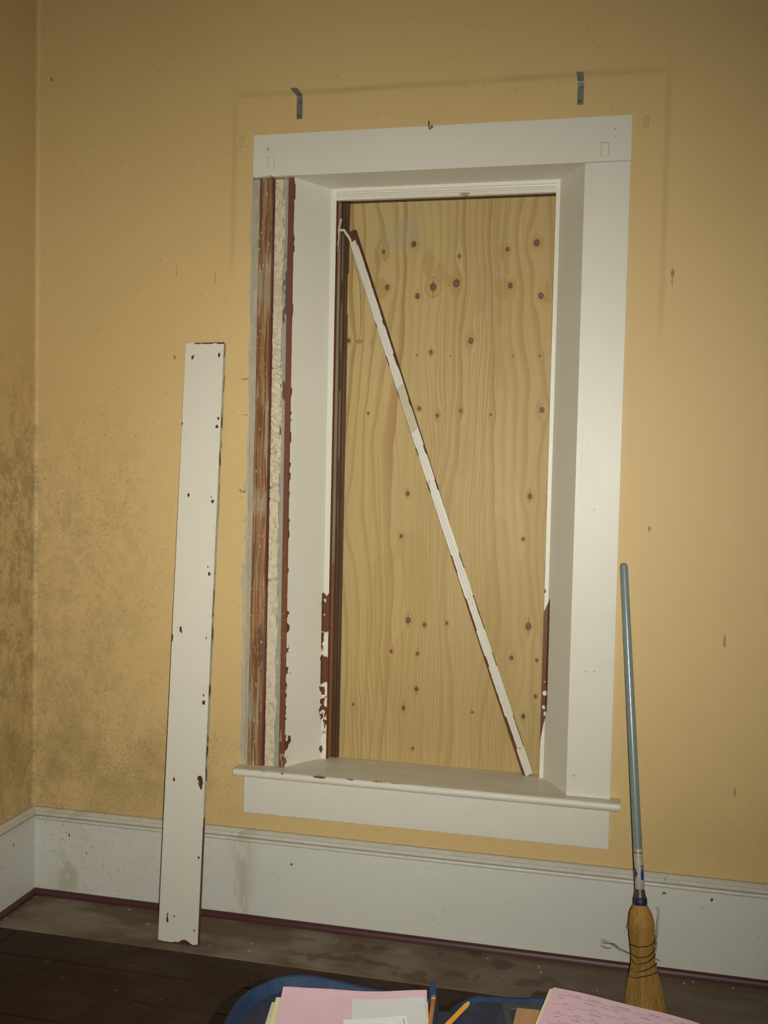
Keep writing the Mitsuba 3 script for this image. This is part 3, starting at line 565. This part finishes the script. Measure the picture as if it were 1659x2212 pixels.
obj('broom__band', lathe_axis(P0, P1, [(s_bd, .0160), (s_bd + .002, .0182), (s_bd + .005, .0175), (s_bd + .0075, .0186), (s_bd + .0105, .0178), (s_bd + .0135, .0186), (s_br + .002, .0172)], 28), 'broom_band', smooth=60, label='dark blue binding')
ws = np.array([(.2715, .0165, .0150), (.262, .0225, .0175), (.248, .0300, .0200), (.225, .0335, .0215), (.200, .0320, .0205), (.165, .0282, .0185), (.135, .0284, .0180), (.115, .0308, .0180), (.085, .0385, .0195), (.045, .0465, .0220), (.006, .0510, .0240)])
def half(z): return np.interp(z, ws[::-1, 0], ws[::-1, 1]), np.interp(z, ws[::-1, 0], ws[::-1, 2])
# the sweeping end hangs a little more upright than the handle
def axis(z):
    s = sz(z); return P0 + d * s
nzr, na = 70, 120; zs = np.linspace(.2715, .006, nzr); A = np.arange(na) * 2 * np.pi / na; Vb = []
for z in zs:
    hx, hy = half(z); c = axis(z)
    flute = 1 + .035 * nz3(np.cos(A) * 9, np.sin(A) * 9, z * 3, 3) + .03 * nz3(np.cos(A) * 22, np.sin(A) * 22, z * 2, 7)
    e = np.stack([np.sign(np.cos(A)) * np.abs(np.cos(A)) ** .8 * hx, np.sin(A) * hy], 1) * flute[:, None]
    Vb.append(np.stack([c[0] + e[:, 0], c[1] + e[:, 1], np.full(na, z)], 1))
Vb = np.vstack(Vb); Fb = []
for i in range(nzr - 1):
    j = np.arange(na); a, b = i * na + j, i * na + (j + 1) % na
    Fb += [np.stack([a, b, b + na], 1), np.stack([a, b + na, a + na], 1)]
core = trimesh.Trimesh(np.vstack([Vb, axis(.006) * [1, 1, 0] + [0, 0, .006]]), np.vstack(Fb + [np.stack([(nzr - 1) * na + np.arange(na), (nzr - 1) * na + (np.arange(na) + 1) % na, np.full(na, nzr * na)], 1)]), process=False)
straws = [core]; rng = np.random.RandomState(11)
for k in range(620):
    a = rng.uniform(0, 2 * np.pi); q = rng.uniform(.90, 1.03); z0 = rng.uniform(.14, .268) if k % 2 else rng.uniform(.08, .14); z1 = max(.0015, rng.normal(.010, .010))
    if rng.rand() < .10: z1 += rng.uniform(.01, .04); q *= 1.04
    pts = []
    for z in np.linspace(z0, z1, 7):
        hx, hy = half(z); c = axis(max(z, .004)); f = q + .05 * (z0 - z) / .27 * rng.rand()
        pts.append([c[0] + np.sign(np.cos(a)) * abs(np.cos(a)) ** .8 * hx * f, c[1] + np.sin(a) * hy * f, z])
    straws.append(tube(pts, rng.uniform(.0006, .0011), 4, False))
obj('broom__bristles', cat(*straws), 'straw', smooth=True, kind='stuff', label='golden broomcorn bristles')
for i, z in enumerate((.173, .149, .134, .114, .098)):
    A2 = np.linspace(0, 2 * np.pi, 60, endpoint=True); hx, hy = half(z); c = axis(z)
    zz_ = z + .014 * np.clip(np.cos(A2), -.40, 1) ** 1 * (np.sin(A2) < .3) + .003 * np.sin(A2 * 2 + i)
    pth = np.stack([c[0] + 1.07 * hx * np.sign(np.cos(A2)) * np.abs(np.cos(A2)) ** .8, c[1] + 1.12 * hy * np.sin(A2), zz_], 1)
    obj('broom__stitching', tube(pth, .0014, 5, False), 'stitch', smooth=True, label='dark stitching twine')
for pts in ([(1.999, -.222, .165), (2.003, -.232, .20), (2.0045, -.232, .235), (2.0065, -.228, .265), (2.005, -.226, .277), (2.001, -.226, .279)], [(1.9945, -.222, .135), (2.0015, -.226, .155), (2.003, -.226, .19), (1.998, -.222, .215)], [(1.990, -.222, .140), (2.000, -.230, .142), (2.014, -.236, .1395)],
            [(1.945, -.215, .135), (1.915, -.232, .155), (1.884, -.25, .176), (1.862, -.262, .193)], [(1.905, -.238, .160), (1.880, -.252, .178), (1.866, -.262, .182), (1.859, -.266, .188)], [(1.885, -.25, .165), (1.868, -.26, .170), (1.860, -.262, .176)],
            [(1.934, -.208, .205), (1.9265, -.214, .212), (1.931, -.212, .222), (1.934, -.208, .235), (1.9345, -.206, .262)]):
    obj('broom__loose_straw', tube(spline(pts, 24), np.linspace(.0010, .0006, 24), 5, False), 'loose_straw', smooth=True, label='stray broom straw')

# ------------------------------------------------------------------ brackets, hook, wall stubs
for k, (x, zb, zt, ln, dx, lab) in enumerate(((.8875, 2.489, 2.561, .0605, -.0005, 'grey steel angle bracket screwed to the wall above the left end of the window head'), (1.7255, 2.484, 2.5525, .064, .0005, 'grey steel angle bracket screwed to the wall above the right end of the window head'))):
    root = 'angle_bracket' + ('' if k == 0 else '_001')
    prof_ = [(.0, zb), (.0, zt), (-ln, zt), (-ln, zt - .0026), (-.0055, zt - .0026), (-.0035, zt - .0034), (-.0027, zt - .0055), (-.0027, zb)]
    obj(root + '__plate', ext_x(prof_, x - .0088, x + .0088), 'steel', smooth=40)
    for j, (sx, szz) in enumerate(((.002, zt - .021), (-.0015, zb + .009))):
        sc = trimesh.creation.cylinder(.0034, .0016, sections=18, transform=trimesh.transformations.translation_matrix([x + sx, -.0032, szz]) @ trimesh.transformations.rotation_matrix(math.pi / 2, [1, 0, 0]))
        ring_ = trimesh.creation.torus(.0036, .0008, 18, 6, transform=trimesh.transformations.translation_matrix([x + sx, -.0030, szz]) @ trimesh.transformations.rotation_matrix(math.pi / 2, [1, 0, 0]))
        obj(root + '__screw', cat(sc, ring_), 'hook_metal', smooth=40)
    tag(root, lab, 'bracket', 'angle brackets above the window')
hk = spline([(1.2985, .004, 2.4365), (1.2985, -.018, 2.4365), (1.3000, -.028, 2.4368), (1.3015, -.033, 2.4345), (1.3005, -.036, 2.4285), (1.2980, -.038, 2.4262), (1.2962, -.040, 2.4300), (1.2955, -.041, 2.4400), (1.2950, -.041, 2.4480)], 50)
obj('cup_hook', tube(hk, .0016, 8), 'hook_metal', smooth=True)
hk2 = tube(spline([(1.3005, -.034, 2.4365), (1.3045, -.034, 2.4345), (1.3065, -.034, 2.4310)], 8), .0014, 6)
scene['cup_hook'] = mikit.ply(cat(tube(hk, .0018, 8), hk2), 'hook_metal', smooth=40)
tag('cup_hook', 'small bent metal hook screwed into the top of the head casing', 'hook')
mat('stub_paint', (.46, .345, .16), .6, .3)
for k, (x0, x1, z0, z1) in enumerate(((.695, .708, 2.415, 2.447), (1.9035, 1.917, 2.4135, 2.441))):
    m = cat(cbox(x0, x1, -.0016, .001, z0, z1, .0008), cbox(x0, x0 + .0025, -.0034, .001, z0, z1, .0008) if k == 0 else cbox(x1 - .0025, x1, -.0034, .001, z0, z1, .0008), cbox(x0, x1, -.003, .001, z0, z0 + .0022, .0007))
    obj('wall_back__painted_bracket_stub', m, 'stub_paint', label='painted-over bracket stub on the wall')

# ------------------------------------------------------------------ paint chips on the floor
mat('chip_paint', (.42, .39, .32), .6, .3)
rng = np.random.RandomState(21); kchip = 0
CH = [(.034, -.207), (.056, -.218), (.034, -.043), (.046, -.049), (.133, -.050), (.264, -.063), (.48, -.126), (.274, -.113), (.377, -.050), (.802, -.081), (.973, -.076), (.845, -.209), (1.074, -.067), (.719, -.207), (1.533, -.063), (1.684, -.076), (1.692, -.107),
      (1.587, -.16), (2.222, -.05), (2.116, -.045), (2.302, -.105), (.500, -.052), (.278, -.163), (1.852, -.167), (2.09, -.06), (1.009, -.179), (.835, -.16)]
for x, yv in CH:
    n = rng.randint(5, 8); a = np.sort(rng.uniform(0, 2 * np.pi, n)); s = rng.uniform(.0018, .0036); st = 1.0
    if (x, yv) in ((.845, -.209),): s, st = .005, .35
    if (x, yv) in ((1.684, -.076), (1.692, -.107), (.48, -.126), (2.222, -.05)): s = .0052
    p = np.stack([np.cos(a) * s * rng.uniform(.7, 1.2, n), np.sin(a) * s * st * rng.uniform(.7, 1.2, n)], 1)
    q = hull(np.vstack([np.c_[p, np.zeros(n)], np.c_[p * .85, np.full(n, .0012)]])); q.apply_translation([x, yv, .0])
    key = 'paint_chip' + (f'_{kchip:03d}' if kchip else ''); kchip += 1
    scene[key] = mikit.ply(q, 'chip_paint'); zone = ('in the left corner before the leaning board', 'left corner') if x < .55 else ('between the leaning board and the portfolio spine', 'middle') if x < 1.3 else ('between the portfolio and the broom', 'right') if x < 1.9 else ('right of the broom', 'far right')
    tag(key, 'tiny pale paint flake on the border plank ' + zone[0], 'paint chip', 'paint flakes on the floor, ' + zone[1])

# ------------------------------------------------------------------ stand and open portfolio in the foreground
S0 = np.array([1.6336, -1.4937]); tb = math.radians(13.0); bu = np.array([math.cos(tb), math.sin(tb)]); bv = np.array([math.sin(tb), -math.cos(tb)])
def loc(a):
    a = np.asarray(a, float); q = S0 + a[..., :1] * bu + a[..., 1:2] * bv
    return np.concatenate([q, a[..., 2:3]], -1)
def place(m):
    m = m.copy(); m.vertices = loc(m.vertices); m.faces = m.faces[:, ::-1]; return m
mat('stand_wood', lambda p, n, uv: mix((.11, .055, .028), (.16, .085, .042), fbm(p.x * 30, p.y * 30, p.z * 4)), .4, .5)
ZB = .612
obj('side_table__top', place(cbox(-.27, .235, .045, .43, ZB - .022, ZB, .004)), 'stand_wood')
for a in (-.25, .19):
    for b in (.075, .375): obj('side_table__leg', place(cbox(a, a + .032, b, b + .032, 0, ZB - .021, .003)), 'stand_wood')
obj('side_table__apron', place(cat(cbox(-.22, .19, .080, .098, ZB - .08, ZB - .0215, .001), cbox(-.22, .19, .384, .402, ZB - .08, ZB - .0215, .001))), 'stand_wood')
tag('side_table', 'small dark wooden table under the open blue portfolio', 'table')

def cloth(base, dark, light):
    return lambda p, n, uv: mix(mix(dark, base, fbm(p.x * 400, p.y * 400, p.z * 400)), light, .35 * smoothstep(.5, .75, fbm(p.x * 30, p.y * 30, 3.0)))
mat('portfolio_rim', cloth((.008, .024, .060), (.003, .009, .024), (.014, .036, .080)), .75, .3, sheen=.4)
mat('portfolio_lining', cloth((.022, .024, .045), (.013, .014, .028), (.034, .036, .055)), .8, .25, sheen=.3)
mat('portfolio_vinyl', cloth((.020, .025, .028), (.013, .016, .018), (.035, .042, .042)), .45, .45)
def dense(poly, n):
    p = np.asarray(poly, float); p = np.vstack([p, p[:1]]); s = np.r_[0, np.cumsum(np.linalg.norm(np.diff(p, axis=0), axis=1))]
    t = np.linspace(0, s[-1], n, endpoint=False); q = np.stack([np.interp(t, s, p[:, k]) for k in (0, 1)], 1)
    for _ in range(6): q = .25 * np.roll(q, 1, 0) + .5 * q + .25 * np.roll(q, -1, 0)
    return q
def rings(poly, steps, n=240, cap=True, rim=lambda q: 0 * q[:, 0]):
    """steps: (inward offset, z, share of the rim's extra height)"""
    q = dense(poly, n); V = []
    if Polygon(q).exterior.is_ccw: q = q[::-1]
    for off, z, k in steps:
        pl = np.array(Polygon(q).buffer(-off, join_style=1).exterior.coords)[:-1] if off else q
        if off:                                                    # the offset ring, matched point by point
            from scipy.spatial import cKDTree
            big = dense(pl, 1500); r = big[cKDTree(big).query(q)[1]]
            for _ in range(3): r = .25 * np.roll(r, 1, 0) + .5 * r + .25 * np.roll(r, -1, 0)
        else: r = q
        V.append(np.c_[r, z + k * rim(q)])
    V = np.vstack(V); F = []
    for i in range(len(steps) - 1):
        j = np.arange(n); a, b = i * n + j, i * n + (j + 1) % n
        F += [np.stack([a, b, b + n], 1), np.stack([a, b + n, a + n], 1)]
    if cap:
        m_ = (len(steps) - 1) * n; V = np.vstack([V, np.r_[V[m_:, :2].mean(0), V[m_:, 2].mean()], np.r_[V[:n, :2].mean(0), V[:n, 2].mean()]]); j = np.arange(n)
        F += [np.stack([m_ + j, m_ + (j + 1) % n, np.full(n, len(V) - 2)], 1), np.stack([(j + 1) % n, j, np.full(n, len(V) - 1)], 1)]
    return trimesh.Trimesh(V, np.vstack(F), process=False)
PL = [(-.018, .008), (-.068, .009), (-.101, .005), (-.132, -.003), (-.181, -.016), (-.217, -.0245), (-.237, -.0245), (-.257, -.0185), (-.276, -.003), (-.297, .018), (-.311, .044), (-.320, .083), (-.323, .12), (-.325, .29), (-.318, .325), (-.29, .345), (-.018, .345)]
PR = [(.004, .020), (.017, .006), (.035, -.001), (.059, -.001), (.088, .002), (.148, .003), (.207, .004), (.228, .005), (.248, .012), (.272, .029), (.285, .045), (.293, .10), (.293, .30), (.285, .325), (.26, .345), (.004, .345)]
tag('portfolio', 'open dark blue zip-around portfolio on the table at the bottom edge', 'portfolio')
spine_dip = lambda u: -.010 * np.clip((u + .055) / .03, 0, 1)
rimr = lambda q: -.0075 * np.clip((.045 - q[:, 0]) / .03, 0, 1)
riml = lambda q: spine_dip(q[:, 0]) * np.clip((q[:, 1] - .0) / .02, 0, 1) + .012 * np.clip(-q[:, 0] / .2, 0, 1) * np.exp(-np.clip(q[:, 1] + .02, 0, 9) / .25)
obj('portfolio__cover', place(rings(PL, [(.012, ZB + .0003, 0), (.003, ZB + .004, 0), (.0, ZB + .016, .5), (.0, ZB + .034, 1), (.003, ZB + .0365, 1), (.0065, ZB + .0352, .8), (.011, ZB + .030, .3), (.015, ZB + .0265, 0)], rim=riml)), 'portfolio_rim', smooth=True, label='blue cloth half with raised zip edge on the left')
obj('portfolio__cover', place(rings(PR, [(.012, ZB + .0003, 0), (.003, ZB + .004, 0), (.0, ZB + .016, 0), (.0, ZB + .030, .7), (.003, ZB + .0335, 1), (.0065, ZB + .0325, .9), (.010, ZB + .029, .4), (.014, ZB + .0265, 0)], rim=rimr)), 'portfolio_rim', smooth=True, label='blue cloth half with raised zip edge on the right')
def inset(poly, off): return np.array(Polygon(dense(poly, 200)).buffer(-off).exterior.coords)[:-1]
obj('portfolio__lining', place(rings(inset(PL, .0135), [(0, ZB + .020, 0), (0, ZB + .0275, 0), (.003, ZB + .0285, 0)], 160)), 'portfolio_lining', smooth=30, label='dark lining panel on the left')
obj('portfolio__lining', place(rings(inset(PR, .0125), [(0, ZB + .020, 0), (0, ZB + .0275, 0), (.003, ZB + .0285, 0)], 160)), 'portfolio_lining', smooth=30, label='dark lining panel on the right')
obj('portfolio__spine', place(cat(cbox(-.024, .010, .026, .34, ZB + .0003, ZB + .018, .004), cbox(-.030, .012, .030, .335, ZB + .012, ZB + .0245, .003))), 'portfolio_lining')
zp = lambda P_, off, z, rim: (lambda q: np.c_[q, z + rim(q)])(inset(P_, off) if off else dense(P_, 300))
for P_, rim, zr in ((PL, riml, ZB + .0365), (PR, rimr, ZB + .0335)):
    q = dense(P_, 400); obj('portfolio__zipper', place(tube(np.c_[q, zr - .004 + rim(q)], .0016, 6, False)), 'portfolio_vinyl', smooth=True, label='zip running round the rim')
tabm = place(hull(np.array([(-.028, .006, ZB + .02), (-.018, .006, ZB + .02), (-.028, .003, ZB + .02), (-.018, .003, ZB + .02), (-.029, .006, ZB + .052), (-.019, .006, ZB + .054), (-.029, .003, ZB + .052), (-.019, .003, ZB + .054)])))
obj('portfolio__zip_tab', tabm, 'portfolio_rim', label='cloth pull tab at the spine')
ZL = ZB + .0288                                                     # top of the lining
obj('portfolio__pocket_flap', place(cat(cbox(.084, .250, .018, .034, ZL, ZL + .0022, .0008), cbox(.078, .090, .018, .30, ZL, ZL + .0024, .0008), cbox(.1005, .245, .105, .30, ZL, ZL + .002, .0008))), 'portfolio_vinyl', label='dark vinyl pocket frame')

def sheet(origin, du, dv, w, l, zf, thick=.0005, n=14):
    """paper: origin = far left corner, du/dv unit directions of its width/length in the portfolio's plane, zf(s, t) its height in metres"""
    s, t = np.meshgrid(np.linspace(0, 1, n), np.linspace(0, 1, n)); P = np.asarray(origin) + (s * w)[..., None] * np.asarray(du) + (t * l)[..., None] * np.asarray(dv)
    Z = zf(s, t); top = np.concatenate([P, (Z + thick)[..., None]], -1).reshape(-1, 3); bot = np.concatenate([P, Z[..., None]], -1).reshape(-1, 3)
    f = grid_faces(n, n); k = n * n; b = np.r_[np.arange(n), np.arange(1, n) * n + n - 1, k - 2 - np.arange(n - 1), (np.arange(n - 2, 0, -1)) * n]
    side = np.vstack([[[b[i], b[i] + k, b[(i + 1) % len(b)] + k], [b[i], b[(i + 1) % len(b)] + k, b[(i + 1) % len(b)]]] for i in range(len(b))])
    return place(trimesh.Trimesh(np.vstack([top, bot]), np.vstack([f, f[:, ::-1] + k, side]), process=False))
def rot(a): a = math.radians(a); return (math.cos(a), math.sin(a)), (-math.sin(a), math.cos(a))
def paper(a, b): return lambda p, n, uv: mix(a, b, fbm(p.x * 60, p.y * 60))
mat('pink_paper', paper((.450, .312, .362), (.426, .290, .338)), .75, .25)
mat('yellow_paper', paper((.46, .45, .24), (.42, .41, .21)), .75, .25)
mat('pale_paper', paper((.38, .385, .26), (.34, .345, .23)), .75, .25)
mat('grey_paper', paper((.42, .43, .43), (.40, .41, .41)), .75, .25)
mat('white_paper', paper((.50, .51, .51), (.47, .48, .475)), .75, .25)
mat('tan_leather', lambda p, n, uv: mix((.32, .18, .085), (.25, .135, .06), fbm(p.x * 90, p.y * 30)), .55, .35)
mat('ink', (.17, .115, .16), .6, .3)
mat('blue_ink', (.05, .06, .25), .6, .3)
du, dv = rot(2.0)
obj('folder', sheet((-.264, .028), *rot(3.0), .224, .275, lambda s, t: ZL + .0006 + 0 * s, .0014), 'pale_paper'); tag('folder', 'pale grey-green folder at the bottom of the left paper stack', 'folder')
obj('yellow_pad', sheet((-.2585, .0220), *rot(1.2), .2265, .28, lambda s, t: ZL + .0021 + 0 * s, .0042), 'yellow_paper'); tag('yellow_pad', 'yellow writing pad showing round the left pink sheet', 'notepad')
wavy = lambda s, t: ZL + .0066 + .0045 * np.exp(-((s - .95) / .3) ** 2) * np.exp(-t / .2) + .0022 * np.exp(-(s / .12) ** 2) * np.exp(-t / .2) + .0028 * np.exp(-t / .12) + .0015 * (1 + np.sin(s * 7))* np.exp(-t / .3)
obj('pink_sheet', sheet((-.2495, .0055), du, dv, .2165, .279, wavy, .0009, 24), 'pink_paper', smooth=40); tag('pink_sheet', 'pink sheet on the yellow pad, under two white slips', 'paper')
obj('white_slip', sheet((-.1455, .0335), *rot(-1.5), .108, .16, lambda s, t: wavy(.45 + .5 * s, .1 + .5 * t) + .0024 + .001 * s, .0004), 'grey_paper', smooth=40); tag('white_slip', 'larger greyish white slip lying on the pink sheet, partly covered by another', 'paper')
slip2 = lambda s, t: wavy(.45 + .4 * s, .3 + .5 * t) + .0040 + .0012 * s
obj('white_slip_001__sheet', sheet((-.1565, .0895), *rot(-7.0), .091, .14, slip2, .0004), 'white_paper', smooth=40); tag('white_slip_001', 'white slip with a blue pen stroke, topmost on the pink sheet', 'paper')
d1, d2 = rot(-7.0)
st = np.array([(-.1565, .0895)]) + np.array([[.086 * d1[0] + q * d2[0], .086 * d1[1] + q * d2[1]] for q in np.linspace(.008, .05, 8)])
obj('white_slip_001__pen_stroke', place(tube(np.c_[st, np.array([slip2(.945, q) for q in np.linspace(.06, .36, 8)]) + .0006], .0005, 5)), 'blue_ink', label='blue pen stroke')
# right-hand pink sheets, curling down at the right
du2, dv2 = rot(21.5)
curl = lambda s, t: ZL + .0130 + .010 * (1 - t) * (1 - .2 * s) - .017 * np.clip(s - .35, 0, 1) ** 2 + .001 * np.sin(9 * s)
obj('pale_sheet', sheet((.1425, .034), *rot(24), .10, .22, lambda s, t: ZL + .0075 - .004 * s, .0005), 'pale_paper'); tag('pale_sheet', 'pale green sheet showing beside the tan card under the right pink papers', 'paper')
obj('yellow_sheet', sheet((.1520, .0105), du2, dv2, .2159, .279, lambda s, t: curl(s, t) - .0016, .0004, 24), 'yellow_paper', smooth=40); tag('yellow_sheet', 'pale yellow backing sheet just under the handwritten pink sheet', 'paper')
obj('pink_form__sheet', sheet((.1570, .0095), du2, dv2, .2159, .279, curl, .0005, 24), 'pink_paper', smooth=40); tag('pink_form', 'pink sheet covered in dark handwriting on the right half of the portfolio', 'paper')
rng = np.random.RandomState(5); hw = []
def on_form(a, b): return np.array([.1570 + a * du2[0] + b * dv2[0], .0095 + a * du2[1] + b * dv2[1], float(curl(a / .2159, b / .279)) + .0008])
for row in range(9):
    b = .014 + row * .0125; a = .012 + rng.uniform(0, .01) + (.01 if row % 3 == 0 else 0)
    if row % 2 == 0: hw.append(tube([on_form(x, b + .004) for x in np.linspace(.010, .205, 30)], .00016, 4, False))
    while a < .195:
        L_ = rng.uniform(.006, .022); n = int(L_ / .0006) + 4; x = np.linspace(a, min(a + L_, .205), n); ph = rng.uniform(0, 6)
        hw.append(tube([on_form(xx, b + .0017 * math.sin(ph + (1700 + 900 * math.sin(ph * 7)) * (xx - a) + 1.5 * math.sin(900 * xx)) * rng.uniform(.4, 1) - .0008) for xx in x], .00030, 4, False)); a += L_ + rng.uniform(.003, .034)
obj('pink_form__handwriting', place(cat(*hw)), 'ink', smooth=True, kind='stuff', label='rows of illegible dark handwriting')
obj('tan_card', place(ext_z([(.1000, .0340), (.134, .040), (.125, .085), (.088, .080)], ZL + .0002, ZL + .0042)), 'tan_leather'); tag('tan_card', 'small tan leather card case beside the right pink papers', 'card case')

# pencils
mat('pencil_red', lambda p, n, uv: mix((.24, .055, .022), (.32, .115, .030), smoothstep(-.01, .05, (p.x - 1.60) * -.3 + (-1.50 - p.y))), .3, .5, coat=.5)
mat('pencil_yellow', (.50, .215, .02), .3, .5, coat=.5)
mat('silver', (.75, .72, .66), .25, .5, metal=.9); mat('graphite', (.13, .12, .11), .5, .4); mat('bare_wood', (.40, .33, .21), .6, .3); mat('eraser', (.35, .10, .09), .8, .2)
def stick(a, b, prof_, n=6):
    a, b = np.array(a, float), np.array(b, float); m = lathe_axis([0, 0, 0], [0, 0, 1], prof_, n); dvec = (b - a) / np.linalg.norm(b - a)
    e1 = np.cross([0, 0, 1], dvec); e1 /= np.linalg.norm(e1); e2 = np.cross(dvec, e1); v = m.vertices
    m.vertices = a + v[:, :1] * e1 + v[:, 1:2] * e2 + v[:, 2:3] * dvec; return place(m)
zp_ = ZL + .0040
A_, B_ = (-.0225, .0075, zp_), (-.0445, .19, zp_)
obj('pencil__barrel', stick(A_, B_, [(.010, .0037), (.165, .0037)]), 'pencil_red')
obj('pencil__ferrule', stick(A_, B_, [(.0, .0034), (.004, .0038), (.0045, .0034), (.0055, .0034), (.006, .0038), (.0105, .0039)], 16), 'silver', smooth=40, label='shiny metal ferrule')
obj('pencil__tip', stick(A_, B_, [(.165, .0036), (.184, .0004)], 12), 'bare_wood')
tag('pencil', 'reddish-brown pencil with a metal end lying in the spine beside the left papers', 'pencil')
A_, B_ = (.0305, .0225, zp_ + .0012), (-.064, .180, zp_ - .0002)
obj('pencil_001__barrel', stick(A_, B_, [(.013, .0038), (.17, .0038)]), 'pencil_yellow')
obj('pencil_001__tip', stick(A_, B_, [(.003, .0022), (.0135, .0037)], 12), 'bare_wood', label='greyish worn tip')
obj('pencil_001__lead', stick(A_, B_, [(.0, .0008), (.0035, .0023)], 12), 'graphite')
tag('pencil_001', 'yellow-orange pencil lying askew across the spine of the portfolio', 'pencil')
